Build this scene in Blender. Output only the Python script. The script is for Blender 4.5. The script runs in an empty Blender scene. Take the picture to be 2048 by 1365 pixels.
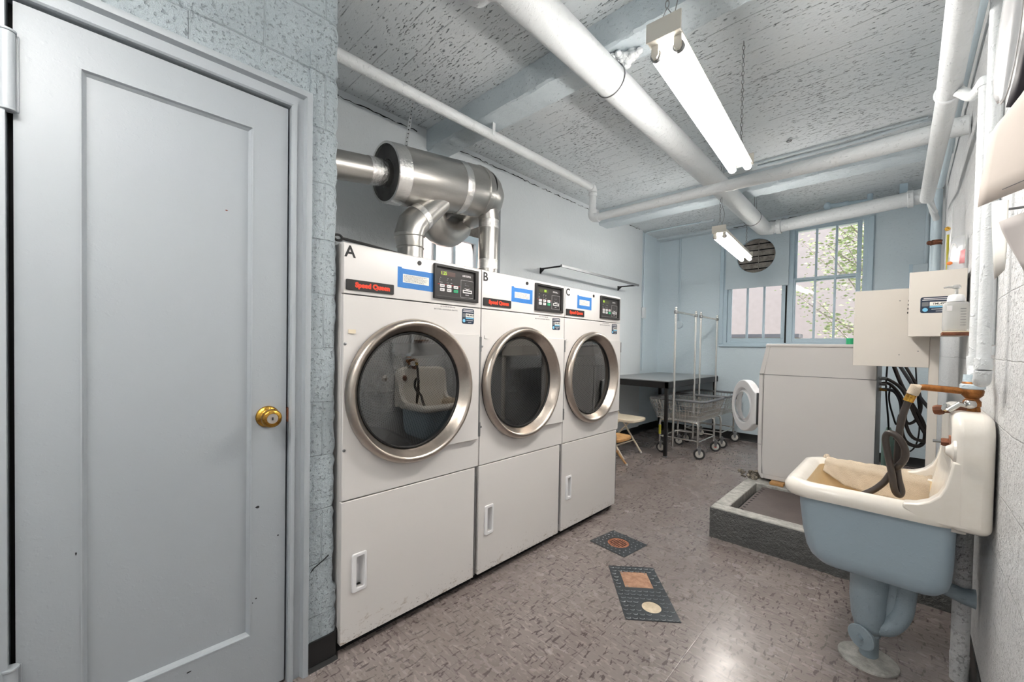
import bpy, bmesh, math, random
from mathutils import Vector, Matrix
rnd = random.Random(7)
PI = math.pi
C = bpy.context.scene.collection

# ------------------------------------------------------------ camera
FPX, CX, CY = 813.3, 1024.0, 709.65
YAW, PITCH, ROLL = [math.radians(a) for a in (44.218, -1.047, 1.017)]
EYE = Vector((0, 0, 1.225))
fwd = Vector((-math.sin(YAW) * math.cos(PITCH), math.cos(YAW) * math.cos(PITCH), math.sin(PITCH)))
rt0 = Vector((math.cos(YAW), math.sin(YAW), 0)); up0 = rt0.cross(fwd)
rt = rt0 * math.cos(ROLL) + up0 * math.sin(ROLL); upv = rt.cross(fwd)
cam_d = bpy.data.cameras.new('camera'); cam = bpy.data.objects.new('camera', cam_d); C.objects.link(cam)
cam_d.sensor_width = 36; cam_d.lens = FPX / 2048 * 36; cam_d.shift_y = (CY - 682.5) / 2048
cam_d.clip_start = 0.02; cam_d.clip_end = 200
M4 = Matrix((rt, upv, -fwd)).transposed().to_4x4(); M4.translation = EYE
cam.matrix_world = M4
bpy.context.scene.camera = cam

# ------------------------------------------------------------ world, exposure
W = bpy.data.worlds.new('sky'); bpy.context.scene.world = W; W.use_nodes = True
wn = W.node_tree.nodes; wn.clear()
wo = wn.new('ShaderNodeOutputWorld'); wb = wn.new('ShaderNodeBackground')
wb.inputs[0].default_value = (0.86, 0.93, 1.0, 1); wb.inputs[1].default_value = 1.3
W.node_tree.links.new(wb.outputs[0], wo.inputs[0])
vs = bpy.context.scene.view_settings
vs.view_transform = 'Standard'; vs.look = 'None'; vs.gamma = 1; vs.use_curve_mapping = False
vs.exposure = 1.27
sun_d = bpy.data.lights.new('sun', 'SUN'); sun_d.energy = 7.0; sun_d.angle = .02; sun_d.color = (1, .96, .9)
sun = bpy.data.objects.new('sun', sun_d); C.objects.link(sun); sun.rotation_euler = Vector((-.62, .12, -.80)).to_track_quat('-Z', 'Y').to_euler()
TUBE = 34.0      # radiance of the fluorescent tubes

def at(px, py, ax, v):
    "world point where the view ray through a photo pixel meets the plane axis=v"
    d = fwd * FPX + rt * (px - CX) - upv * (py - CY)
    i = 'xyz'.index(ax); return EYE + d * ((v - EYE[i]) / d[i])

# ------------------------------------------------------------ colours, materials
def lin(c):
    c = c / 255; return c / 12.92 if c <= .04045 else ((c + .055) / 1.055) ** 2.4
def rgb(r, g, b): return (lin(r), lin(g), lin(b), 1)
class NT:
    def __init__(s, name):
        s.m = bpy.data.materials.new(name); s.m.use_nodes = True
        s.n = s.m.node_tree.nodes; s.l = s.m.node_tree.links
        s.p = s.n['Principled BSDF']; s.out = s.n['Material Output']; s._tc = None
    def tc(s):
        if not s._tc: s._tc = s.n.new('ShaderNodeTexCoord')
        return s._tc
    def obj(s, sc=(1, 1, 1), rot=(0, 0, 0)):
        m = s.n.new('ShaderNodeMapping'); m.inputs['Scale'].default_value = sc; m.inputs['Rotation'].default_value = rot
        g = s.n.new('ShaderNodeNewGeometry'); s.l.new(g.outputs['Position'], m.inputs[0]); return m.outputs[0]
    def loc(s, sc=(1, 1, 1)):
        m = s.n.new('ShaderNodeMapping'); m.inputs['Scale'].default_value = sc
        s.l.new(s.tc().outputs['Object'], m.inputs[0]); return m.outputs[0]
    def put(s, sock, v):
        if hasattr(v, 'links'): s.l.new(v, sock)
        else: sock.default_value = v
    def noise(s, vec, scale=5, detail=4, rough=.55, dist=0):
        t = s.n.new('ShaderNodeTexNoise'); s.put(t.inputs['Vector'], vec)
        t.inputs['Scale'].default_value = scale; t.inputs['Detail'].default_value = detail
        t.inputs['Roughness'].default_value = rough; t.inputs['Distortion'].default_value = dist
        return t.outputs['Fac']
    def voro(s, vec, scale=5, out='Distance', feat='F1'):
        t = s.n.new('ShaderNodeTexVoronoi'); s.put(t.inputs['Vector'], vec); t.inputs['Scale'].default_value = scale
        t.feature = feat; return t.outputs[out]
    def ramp(s, fac, stops, interp='LINEAR'):
        r = s.n.new('ShaderNodeValToRGB'); s.put(r.inputs[0], fac); cr = r.color_ramp; cr.interpolation = interp
        while len(cr.elements) < len(stops): cr.elements.new(.5)
        for e, (p, c) in zip(cr.elements, stops):
            e.position = p; e.color = c if isinstance(c, tuple) else (c, c, c, 1)
        return r.outputs[0]
    def mix(s, f, a, b, mode='MIX'):
        m = s.n.new('ShaderNodeMix'); m.data_type = 'RGBA'; m.blend_type = mode
        s.put(m.inputs[0], f); s.put(m.inputs[6], a); s.put(m.inputs[7], b); return m.outputs[2]
    def math(s, op, a, b=0.0, c=0.0):
        m = s.n.new('ShaderNodeMath'); m.operation = op
        s.put(m.inputs[0], a); s.put(m.inputs[1], b); s.put(m.inputs[2], c); return m.outputs[0]
    def sep(s, vec):
        m = s.n.new('ShaderNodeSeparateXYZ'); s.put(m.inputs[0], vec); return m.outputs
    def brick(s, vec, w, h, mort, off=.5):
        b = s.n.new('ShaderNodeTexBrick'); s.put(b.inputs['Vector'], vec); b.offset = off
        b.inputs['Scale'].default_value = 1; b.inputs['Brick Width'].default_value = w; b.inputs['Row Height'].default_value = h
        b.inputs['Mortar Size'].default_value = mort; b.inputs['Mortar Smooth'].default_value = .6
        b.inputs['Color1'].default_value = (1, 1, 1, 1); b.inputs['Color2'].default_value = (1, 1, 1, 1); b.inputs['Mortar'].default_value = (0, 0, 0, 1)
        return b.outputs['Fac']
    def comb(s, x, y, z=0.0):
        m = s.n.new('ShaderNodeCombineXYZ'); s.put(m.inputs[0], x); s.put(m.inputs[1], y); s.put(m.inputs[2], z); return m.outputs[0]
    def bump(s, h, strength=.5, dist=.01, normal=None):
        b = s.n.new('ShaderNodeBump'); s.put(b.inputs['Height'], h); b.inputs['Strength'].default_value = strength
        b.inputs['Distance'].default_value = dist
        if normal is not None: s.l.new(normal, b.inputs['Normal'])
        return b.outputs[0]
    def fin(s, col, rough=.5, metal=0., normal=None, **kw):
        s.put(s.p.inputs['Base Color'], col); s.put(s.p.inputs['Roughness'], rough); s.put(s.p.inputs['Metallic'], metal)
        if normal is not None: s.l.new(normal, s.p.inputs['Normal'])
        for k, v in kw.items(): s.put(s.p.inputs[k.replace('_', ' ')], v)
        return s.m
def plain(name, col, rough=.5, metal=0., var=.06, bump=.0, bscale=60, **kw):
    t = NT(name); v = t.obj(); n = t.noise(v, 9, 5)
    d = tuple(c * (1 - 2.2 * var) for c in col[:3]) + (1,)
    nn = t.bump(t.noise(v, bscale, 3), bump, .004) if bump else None
    return t.fin(t.mix(t.ramp(n, [(.3, 0.), (.7, 1.)]), d, col), rough, metal, nn, **kw)
def emis(name, col, s):
    t = NT(name); t.fin((0, 0, 0, 1), .5); t.put(t.p.inputs['Emission Color'], col); t.put(t.p.inputs['Emission Strength'], s); return t.m

BLUE = rgb(196, 209, 217)
def m_block(name, axis, col=BLUE, bs=.9, mort=.006, coarse=1.):
    "painted concrete block: rough paint, rounded joints; axis = the wall's long horizontal axis"
    t = NT(name); v = t.obj(); x = t.sep(v)
    u = x['XYZ'.index(axis)]; z = x[2]
    wob = t.noise(v, 6, 2); zz = t.math('ADD', z, t.math('MULTIPLY', wob, .02))
    br = t.brick(t.comb(u, zz), .40, .203, mort)
    n1 = t.noise(v, 130 * coarse, 4, .7); n2 = t.noise(v, 38 * coarse, 5, .65); n3 = t.noise(v, 7, 3)
    pits = t.ramp(t.noise(v, 75 * coarse, 3, .6), [(.33, 0.), (.42, 1.)])
    h = t.math('ADD', t.math('MULTIPLY', n1, .35), t.math('MULTIPLY', n2, 1.0))
    h = t.math('ADD', h, t.math('MULTIPLY', pits, .5))
    h = t.math('SUBTRACT', h, t.math('MULTIPLY', br, .55))
    c = t.mix(t.ramp(n3, [(.3, 0.), (.7, 1.)]), tuple(k * .94 for k in col[:3]) + (1,), col)
    c = t.mix(t.math('MULTIPLY', t.math('SUBTRACT', 1.0, pits), .3), c, tuple(k * .5 for k in col[:3]) + (1,))
    return t.fin(c, .45, 0, t.bump(h, bs, .013))
def m_plaster(name, col=BLUE, bs=.35, stain=True):
    t = NT(name); v = t.obj(); n2 = t.noise(v, 26, 5, .6); n1 = t.noise(v, 2.3, 4, .6, .6); n3 = t.noise(v, 160, 3)
    lumps = t.ramp(t.noise(v, 55, 2), [(.6, 0.), (.72, 1.)])
    h = t.math('ADD', t.math('ADD', n2, t.math('MULTIPLY', n3, .25)), t.math('MULTIPLY', lumps, .5))
    c = t.mix(t.ramp(n1, [(.2, 0.), (.8, 1.)]), tuple(k * .95 for k in col[:3]) + (1,), col)
    if stain:
        st = t.ramp(t.noise(t.obj((1, 1, .35)), 4.2, 6, .7), [(.66, 0.), (.8, .35)])
        c = t.mix(st, c, rgb(190, 180, 170))
    return t.fin(c, .42, 0, t.bump(h, min(1, bs * 1.5), .007))
def m_ceiling(name):
    t = NT(name); v = t.obj(); x = t.sep(v)
    vs_ = t.obj((.32, 1, 1))                       # pits drawn out along the boards (x)
    ln = t.math('FRACT', t.math('ADD', t.math('MULTIPLY', x[1], 6.9), t.math('MULTIPLY', t.noise(t.obj((.4, .4, .4)), 3, 2), .5)))
    line = t.ramp(t.math('ABSOLUTE', t.math('SUBTRACT', ln, .5)), [(0.0, 1.), (.028, 0.)])
    brk = t.ramp(t.noise(t.obj((1, 1, 1)), 11, 4, .7), [(.44, 0.), (.56, 1.)])
    line = t.math('MULTIPLY', line, brk)
    zone = t.ramp(t.noise(v, 1.7, 2), [(.35, .0), (.6, .07)])
    pn = t.noise(vs_, 84, 3, .66)
    pit = t.ramp(t.math('ADD', pn, zone), [(.655, 0.), (.70, 1.)])
    big = t.ramp(t.noise(vs_, 30, 3, .6), [(.72, 0.), (.75, 1.)])
    dark = t.math('MAXIMUM', t.math('MAXIMUM', pit, big), t.math('MULTIPLY', line, .55))
    soft = t.ramp(t.noise(v, 1.1, 3), [(.3, 0.), (.7, 1.)])
    c = t.mix(soft, rgb(208, 216, 220), rgb(220, 225, 228))
    c = t.mix(t.math('MULTIPLY', dark, .82), c, rgb(70, 84, 90))
    h = t.math('SUBTRACT', t.math('MULTIPLY', t.noise(vs_, 90, 5, .7), .8), t.math('MULTIPLY', dark, 1.4))
    return t.fin(c, .6, 0, t.bump(h, .9, .009))
def m_floor():
    t = NT('vinyl_tile'); v = t.obj(); x = t.sep(v)
    T = .305
    fx = t.math('FRACT', t.math('DIVIDE', x[0], T)); fy = t.math('FRACT', t.math('DIVIDE', x[1], T))
    j = t.math('MINIMUM', t.math('MINIMUM', fx, t.math('SUBTRACT', 1., fx)), t.math('MINIMUM', fy, t.math('SUBTRACT', 1., fy)))
    joint = t.ramp(j, [(.0, 1.), (.0055, 0.)])
    cell = t.comb(t.math('FLOOR', t.math('DIVIDE', x[0], T)), t.math('FLOOR', t.math('DIVIDE', x[1], T)))
    wn_ = t.n.new('ShaderNodeTexWhiteNoise'); wn_.noise_dimensions = '3D'; t.l.new(cell, wn_.inputs['Vector'])
    tv = wn_.outputs['Value']
    va = t.obj((1, .30, 1), (0, 0, .9)); vb = t.obj((.34, 1, 1), (0, 0, .25))
    f1 = t.ramp(t.noise(va, 62, 2, .5), [(.60, 0.), (.64, 1.)])
    f2 = t.ramp(t.noise(vb, 74, 2, .5), [(.60, 0.), (.64, 1.)])
    lf = t.ramp(t.noise(vb, 66, 2, .5), [(.54, 0.), (.64, 1.)])
    c = t.mix(tv, rgb(132, 122, 119), rgb(140, 131, 128))
    c = t.mix(t.math('MULTIPLY', lf, .45), c, rgb(172, 163, 158))
    c = t.mix(t.math('MULTIPLY', f1, .75), c, rgb(62, 53, 55)); c = t.mix(t.math('MULTIPLY', f2, .6), c, rgb(78, 69, 70))
    dirt = t.ramp(t.noise(v, 1.6, 7, .6), [(.35, 0.), (.8, .42)])
    c = t.mix(dirt, c, rgb(98, 85, 78)); c = t.mix(t.math('MULTIPLY', joint, .6), c, rgb(86, 76, 74))
    spk = t.ramp(t.voro(v, 13), [(.0, 1.), (.016, 1.), (.02, 0.)]); c = t.mix(spk, c, rgb(235, 235, 230))
    r = t.ramp(t.noise(v, 3.1, 5, .6), [(.3, .16), (.7, .36)])
    h = t.math('ADD', t.math('MULTIPLY', t.noise(v, 3, 2), .3), t.math('MULTIPLY', joint, -.12))
    return t.fin(c, r, 0, t.bump(h, .25, .01), Specular_IOR_Level=.55)
def m_white(name, col, rough=.35, bs=.08, dirt=0.):
    "enamelled sheet metal; dirt = scuffs near the floor"
    t = NT(name); v = t.obj(); n = t.noise(v, 3, 3)
    c = t.mix(n, tuple(k * .95 for k in col[:3]) + (1,), col)
    if dirt:
        z = t.sep(v)[2]
        g = t.ramp(z, [(.04, 1.), (.30, 0.)])
        s1 = t.ramp(t.math('MULTIPLY', t.noise(t.obj((1, 1, 2.2)), 14, 6, .72), t.math('ADD', .62, t.math('MULTIPLY', g, .42))), [(.55, 0.), (.68, 1.)])
        c = t.mix(t.math('MULTIPLY', s1, dirt), c, rgb(150, 132, 112))
        s2 = t.ramp(t.math('MULTIPLY', t.noise(t.obj((1, 1, 1.6)), 70, 4, .7), t.math('ADD', .6, t.math('MULTIPLY', g, .4))), [(.57, 0.), (.62, 1.)])
        c = t.mix(t.math('MULTIPLY', s2, dirt * .8), c, rgb(95, 85, 75))
    return t.fin(c, rough, 0, t.bump(t.noise(v, 500, 2), bs, .001))
def m_brushed(name, col, rough=.28, ax=(1, 1, 60), bs=.15):
    t = NT(name); n = t.noise(t.obj(ax), 20, 4, .6)
    c = t.mix(n, tuple(k * .75 for k in col[:3]) + (1,), col)
    return t.fin(c, t.math('ADD', rough - .06, t.math('MULTIPLY', n, .14)), 1., t.bump(n, bs, .0006))
def m_rust(name, a, b, rough=.7, metal=.3, scale=22):
    t = NT(name); v = t.obj(); n = t.noise(v, scale, 6, .7)
    return t.fin(t.mix(t.ramp(n, [(.35, 0.), (.62, 1.)]), a, b), rough, metal, t.bump(t.noise(v, scale * 4, 4), .6, .003))
def m_perf():
    "perforated steel of the tumbler: holes from the UV grid"
    t = NT('perforated_steel'); uv = t.tc().outputs['UV']; x = t.sep(uv)
    a = t.math('MULTIPLY', x[0], 70.); b = t.math('MULTIPLY', x[1], 81.)
    par = t.math('MODULO', t.math('FLOOR', b), 2.)
    fa = t.math('SUBTRACT', t.math('FRACT', t.math('ADD', a, t.math('MULTIPLY', par, .5))), .5)
    fb = t.math('SUBTRACT', t.math('FRACT', b), .5)
    d = t.math('SQRT', t.math('ADD', t.math('MULTIPLY', fa, fa), t.math('MULTIPLY', fb, fb)))
    hole = t.ramp(d, [(.27, 1.), (.31, 0.)])
    c = t.mix(hole, rgb(176, 178, 178), rgb(14, 15, 16))
    return t.fin(c, .35, t.math('SUBTRACT', .85, t.math('MULTIPLY', hole, .85)))
def m_foil():
    t = NT('foil_tape'); v = t.obj(); n = t.noise(v, 60, 5, .7, .5)
    return t.fin(rgb(225, 224, 222), .2, 1., t.bump(n, .9, .004))
def m_rough(name, a, b):
    t = NT(name); v = t.obj(); n = t.noise(v, 9, 5, .6); s = t.noise(v, 48, 4, .6, .4)
    return t.fin(t.mix(n, a, b), .42, 0, t.bump(t.math('ADD', s, t.math('MULTIPLY', t.noise(v, 140, 3), .3)), 1., .02))
def m_film():
    "cloudy plastic film: part clear, part milky"
    t = NT('clear_plastic'); t.n.remove(t.p)
    tr = t.n.new('ShaderNodeBsdfTransparent'); df = t.n.new('ShaderNodeBsdfDiffuse'); df.inputs[0].default_value = (.8, .82, .84, 1)
    gl = t.n.new('ShaderNodeBsdfGlossy'); gl.inputs['Roughness'].default_value = .25
    m1 = t.n.new('ShaderNodeMixShader'); m1.inputs[0].default_value = .38; t.l.new(tr.outputs[0], m1.inputs[1]); t.l.new(df.outputs[0], m1.inputs[2])
    m2 = t.n.new('ShaderNodeMixShader'); m2.inputs[0].default_value = .07; t.l.new(m1.outputs[0], m2.inputs[1]); t.l.new(gl.outputs[0], m2.inputs[2])
    t.l.new(m2.outputs[0], t.out.inputs[0]); return t.m
def m_duct(name, base=rgb(190, 188, 184)):
    t = NT(name); v = t.obj(); n = t.noise(t.obj((30, 1, 30)), 8, 4)
    c = t.mix(n, tuple(k * .8 for k in base[:3]) + (1,), base)
    return t.fin(c, t.math('ADD', .24, t.math('MULTIPLY', t.noise(v, 14, 4), .18)), 1., t.bump(t.noise(v, 30, 4), .12, .003))
def m_glass(name, tint=(1, 1, 1, 1), mixf=.1, rough=0.0):
    "thin pane: mostly clear with a mirror coat"
    t = NT(name); t.n.remove(t.p)
    tr = t.n.new('ShaderNodeBsdfTransparent'); tr.inputs[0].default_value = tint
    gl = t.n.new('ShaderNodeBsdfGlossy'); gl.inputs['Roughness'].default_value = rough
    fr = t.n.new('ShaderNodeFresnel'); fr.inputs[0].default_value = 1.5
    mx = t.n.new('ShaderNodeMixShader')
    t.put(mx.inputs[0], t.math('ADD', mixf, fr.outputs[0])); t.l.new(tr.outputs[0], mx.inputs[1]); t.l.new(gl.outputs[0], mx.inputs[2])
    t.l.new(mx.outputs[0], t.out.inputs[0]); return t.m
M = dict(
    door=m_plaster('painted_wood', rgb(161, 168, 174), .07, False),
    casing=m_plaster('painted_casing', rgb(166, 173, 179), .08, False),
    block_near=m_block('block_wall_paint', 'Y', rgb(176, 188, 195), 1., .003),
    block_right=m_block('rough_block_paint', 'Y', rgb(232, 233, 234), 1., .003),
    plaster=m_plaster('blue_plaster', rgb(208, 214, 218)),
    far=m_plaster('blue_plaster_cool', rgb(206, 220, 228)),
    ceiling=m_ceiling('pitted_concrete'), floor=m_floor(),
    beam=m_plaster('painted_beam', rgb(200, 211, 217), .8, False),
    beamlow=m_plaster('painted_beam_edge', rgb(222, 226, 228), .5, False),
    pipe=m_plaster('pipe_paint', rgb(222, 226, 228), .45, False),
    pipeblue=m_plaster('pipe_paint_blue', rgb(196, 212, 221), .35, False),
    frame=m_plaster('window_paint', rgb(192, 212, 224), .35, False),
    base=plain('black_vinyl', rgb(30, 31, 32), .3, 0, .1, .1),
    dark=plain('dark_gap', rgb(10, 12, 14), .8),
    white=m_white('white_enamel', rgb(219, 216, 214)), whited=m_white('white_enamel_scuffed', rgb(220, 217, 215), .35, .08, .75),
    handle=m_white('white_plastic', rgb(236, 236, 238), .3),
    ring=m_brushed('brushed_steel', rgb(196, 186, 176), .3, (4, 4, 4)),
    steel=m_brushed('bright_steel', rgb(205, 205, 203), .2), chrome=plain('chrome', rgb(226, 225, 222), .24, .9, .04),
    rubber=plain('black_rubber', rgb(22, 22, 23), .45), perf=m_perf(),
    galv=m_brushed('dark_galvanised', rgb(120, 122, 124), .4, (8, 8, 8)),
    dglass=m_glass('door_glass', (.55, .57, .58, 1), .15), pane=m_glass('window_glass', (.97, .98, .98, 1), -.03),
    black=plain('black_plastic', rgb(38, 37, 37), .4, 0, .05), blackface=plain('console_face', rgb(52, 50, 50), .35, 0, .04),
    red=plain('red_lettering', rgb(240, 70, 40), .4, 0, .02), redline=plain('red_line', rgb(190, 40, 45), .5, 0, .02),
    ink=plain('black_ink', rgb(28, 28, 30), .5, 0, .02), greyink=plain('grey_ink', rgb(110, 110, 114), .6, 0, .02),
    tape=plain('blue_tape', rgb(52, 128, 206), .55, 0, .08, .3, 200), paper=plain('white_paper', rgb(238, 236, 230), .7, 0, .03),
    key=plain('white_key', rgb(226, 224, 224), .4, 0, .02), green=plain('green_key', rgb(40, 176, 120), .4, 0, .02),
    navy=plain('navy_label', rgb(28, 44, 66), .4, 0, .04), cyan=plain('cyan_print', rgb(120, 190, 225), .4, 0, .04),
    led=emis('led_digits', (.55, .85, .08, 1), .55), display=plain('display_window', rgb(92, 74, 70), .3, 0, .03),
    displaydark=plain('display_window_dark', rgb(70, 72, 50), .3, 0, .03),
    duct=m_duct('galvanised_duct'), foil=m_foil(), insul=plain('duct_board', rgb(92, 92, 92), .8, 0, .2, .5, 90),
    brass=m_rust('worn_brass', rgb(214, 168, 74), rgb(150, 108, 52), .22, 1., 30), keyface=plain('key_face', rgb(205, 198, 190), .3, .9, .05),
    rust=m_rust('rust', rgb(150, 96, 70), rgb(98, 60, 44)), grate=m_rust('rusty_iron', rgb(196, 134, 104), rgb(140, 84, 60), .6, .2, 40),
    copperplate=m_rust('brown_plate', rgb(190, 150, 124), rgb(158, 118, 94), .6, .2, 30), cream=m_rust('cream_cover', rgb(222, 206, 182), rgb(196, 178, 150), .5, 0., 25),
    diamond=plain('checker_plate', rgb(76, 80, 84), .32, .45, .12),
    concrete=m_rough('dark_painted_concrete', rgb(86, 88, 88), rgb(108, 110, 108)), lipc=m_rust('worn_concrete_edge', rgb(190, 189, 184), rgb(150, 149, 144), .7, 0., 26),
    mat=plain('rubber_mat', rgb(92, 82, 79), .55, 0, .12, .3), rubble=m_rust('loose_mortar', rgb(170, 160, 145), rgb(74, 70, 64), .9, 0., 40),
    sink=m_rust('old_enamel', rgb(236, 232, 225), rgb(228, 222, 212), .18, 0., 3), sinkin=m_rust('stained_enamel', rgb(234, 216, 180), rgb(224, 198, 156), .35, 0., 4),
    sinkout=m_plaster('sink_paint', rgb(160, 178, 190), .07, False), trap=m_plaster('trap_paint', rgb(152, 168, 178), .3, False),
    copper=m_rust('tarnished_copper', rgb(176, 116, 62), rgb(122, 78, 42), .38, .8, 30), hose=plain('black_hose', rgb(66, 58, 54), .38, 0, .15, .1),
    hosegrey=plain('grey_hose', rgb(84, 84, 88), .5, 0, .1), cloth=plain('beige_towel', rgb(222, 206, 184), .95, 0, .08, 1., 420),
    tabletop=plain('grey_laminate', rgb(128, 132, 134), .28, 0, .06), tableblack=plain('black_steel', rgb(26, 26, 28), .4, .2, .05),
    bumper=plain('grey_bumper', rgb(104, 106, 110), .45, 0, .06), tyre=plain('dark_tyre', rgb(50, 50, 52), .6), hub=plain('grey_wheel', rgb(208, 206, 200), .4, 0, .05),
    yellow=plain('yellow_tag', rgb(190, 180, 60), .5), beige=plain('beige_enamel', rgb(226, 214, 192), .4, 0, .04), wood=m_rust('honey_wood', rgb(206, 160, 104), rgb(176, 130, 78), .5, 0., 12),
    box=m_white('cream_sheet_metal', rgb(214, 208, 200), .4), lamp=m_white('lamp_housing', rgb(216, 212, 202), .4),
    tube=emis('lit_tube', (1, .955, .90, 1), TUBE), zinc=plain('zinc_chain', rgb(150, 152, 154), .35, .8, .1),
    louver=m_rust('sooty_louvre', rgb(188, 180, 172), rgb(138, 130, 122), .5, .2, 14), greyboard=m_rust('grey_board', rgb(122, 118, 112), rgb(96, 92, 88), .8, 0., 12),
    plastic=m_film(), bumpsteel=plain('worn_steel', rgb(136, 140, 144), .3, .5, .1), soap=plain('cloudy_plastic', rgb(226, 226, 224), .25, 0, .03, Transmission_Weight=.6),
    skin=plain('cream_sheet', rgb(222, 210, 200), .75, 0, .03), skin2=plain('grey_sheet', rgb(196, 190, 188), .75, 0, .03),
    maroon=plain('dark_sheet', rgb(38, 34, 44), .5), orange=plain('orange_print', rgb(235, 130, 60), .5), pink=plain('pink_print', rgb(240, 160, 165), .5),
    brickout=None, leaf=plain('leaf_green', rgb(160, 174, 122), .6, 0, .25), bark=plain('bark', rgb(150, 138, 132), .9, 0, .2),
    jug=plain('jug_plastic', rgb(120, 150, 140), .4, 0, .05, Transmission_Weight=.3), wire=plain('thin_wire', rgb(40, 40, 42), .5))
def _brick():
    t = NT('outside_brick'); v = t.obj(); x = t.sep(v)
    f = t.brick(t.comb(t.math('ADD', x[0], x[1]), x[2]), .21, .075, .008)
    c = t.mix(f, rgb(240, 222, 214), rgb(236, 230, 226)); c = t.mix(t.noise(v, 9, 4), c, rgb(236, 216, 208), 'MULTIPLY')
    return t.fin(c, .8)
M['brickout'] = _brick()

# ------------------------------------------------------------ mesh helpers
OFF = {}
def _final(name, bm, mat, parent, smooth=True, ang=38):
    off = OFF.get(parent.name, Vector()) if parent else Vector()
    if off.length: bmesh.ops.translate(bm, verts=bm.verts, vec=-off)
    me = bpy.data.meshes.new(name); bm.to_mesh(me); bm.free()
    for m in (mat if isinstance(mat, (list, tuple)) else [mat]): me.materials.append(m)
    if smooth:
        me.polygons.foreach_set('use_smooth', [True] * len(me.polygons)); me.set_sharp_from_angle(angle=math.radians(ang))
    o = bpy.data.objects.new(name, me); C.objects.link(o)
    if parent: o.parent = parent; OFF[o.name] = off
    return o
def obj(name, bm, mat, parent=None, bevel=0, seg=2, smooth=True, ang=38, label=None):
    o = _final(name, bm, mat, parent, smooth, ang)
    if bevel:
        b = o.modifiers.new('bevel', 'BEVEL'); b.width = bevel; b.segments = seg; b.limit_method = 'ANGLE'; b.angle_limit = math.radians(40)
    if label: o['label'] = label
    return o
def tag(o, label, cat, group=None):
    o['label'] = label; o['category'] = cat
    if group: o['group'] = group
    return o
def thing(name, label, cat, loc=(0, 0, 0), rotz=0, group=None, local=False):
    o = bpy.data.objects.new(name, None); C.objects.link(o); o.empty_display_size = .05
    o.location = loc; o.rotation_euler = (0, 0, rotz); OFF[o.name] = Vector() if local else Vector(loc)
    return tag(o, label, cat, group)
def struct(name, bm, mat, parent=None, **kw):
    o = obj(name, bm, mat, parent, **kw)
    if not parent: o['kind'] = 'structure'
    return o
def B(): return bmesh.new()
def box(x0, x1, y0, y1, z0, z1, bm=None, mi=0):
    bm = bm or B()
    v = [bm.verts.new((x, y, z)) for x in (x0, x1) for y in (y0, y1) for z in (z0, z1)]
    for f in ((0, 1, 3, 2), (4, 6, 7, 5), (0, 4, 5, 1), (2, 3, 7, 6), (0, 2, 6, 4), (1, 5, 7, 3)):
        bm.faces.new([v[i] for i in f]).material_index = mi
    return bm
def frame_of(d):
    d = d.normalized(); a = Vector((0, 0, 1)) if abs(d.z) < .9 else Vector((1, 0, 0))
    u = a.cross(d).normalized(); return u, d.cross(u)
def smoothpath(pts, n=6, closed=False):
    pts = [Vector(p) for p in pts]; out = []; N = len(pts)
    for i in range(N if closed else N - 1):
        g = (lambda k: pts[k % N]) if closed else (lambda k: pts[min(max(k, 0), N - 1)])
        p0, p1, p2, p3 = g(i - 1), g(i), g(i + 1), g(i + 2)
        for j in range(n):
            t = j / n
            out.append(.5 * ((2 * p1) + (p2 - p0) * t + (2 * p0 - 5 * p1 + 4 * p2 - p3) * t * t + (3 * p1 - p0 - 3 * p2 + p3) * t ** 3))
    if not closed: out.append(pts[-1])
    return out
def tube(pts, r, seg=12, bm=None, cap=True, closed=False, mi=0):
    bm = bm or B(); pts = [Vector(p) for p in pts]; N = len(pts); rings = []; u = None
    for i, p in enumerate(pts):
        if closed: d = (pts[(i + 1) % N] - pts[i - 1])
        else: d = (pts[min(i + 1, N - 1)] - pts[max(i - 1, 0)])
        d.normalize()
        if u is None: u, w = frame_of(d)
        else:
            u = (u - d * u.dot(d)).normalized(); w = d.cross(u)
        rr = r[i] if isinstance(r, (list, tuple)) else r
        rings.append([bm.verts.new(p + (u * math.cos(a) + w * math.sin(a)) * rr) for a in [2 * PI * k / seg for k in range(seg)]])
    for i in range(N if closed else N - 1):
        A, D = rings[i], rings[(i + 1) % N]
        for k in range(seg): bm.faces.new((A[k], A[(k + 1) % seg], D[(k + 1) % seg], D[k])).material_index = mi
    if cap and not closed:
        bm.faces.new(rings[0][::-1]).material_index = mi; bm.faces.new(rings[-1]).material_index = mi
    return bm
def lathe(prof, c, axis, seg=48, bm=None, mi=0, uv=False, flip=False):
    "prof: (radius, distance along axis)"
    bm = bm or B(); c = Vector(c); axis = Vector(axis).normalized(); u, w = frame_of(axis); rings = []
    for r, h in prof:
        if r < 1e-6: rings.append([bm.verts.new(c + axis * h)])
        else: rings.append([bm.verts.new(c + axis * h + (u * math.cos(2 * PI * k / seg) + w * math.sin(2 * PI * k / seg)) * r) for k in range(seg)])
    L = bm.loops.layers.uv.verify() if uv else None
    acc = 0
    for i in range(len(prof) - 1):
        A, D = rings[i], rings[i + 1]; n0 = acc
        acc += math.hypot(prof[i + 1][0] - prof[i][0], prof[i + 1][1] - prof[i][1])
        for k in range(seg):
            k2 = (k + 1) % seg
            vs_ = ([(A[0], k)] if len(A) == 1 else [(A[k], k), (A[k2], k + 1)])
            ws_ = ([(D[0], k)] if len(D) == 1 else [(D[k2], k + 1), (D[k], k)])
            al = [(v, q, n0) for v, q in vs_] + [(v, q, acc) for v, q in ws_]
            if len(al) < 3: continue
            if flip: al = al[::-1]
            f = bm.faces.new([e[0] for e in al]); f.material_index = mi
            if uv:
                for lp, e in zip(f.loops, al): lp[L].uv = (e[1] / seg * 1.9, e[2])
    return bm
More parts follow.
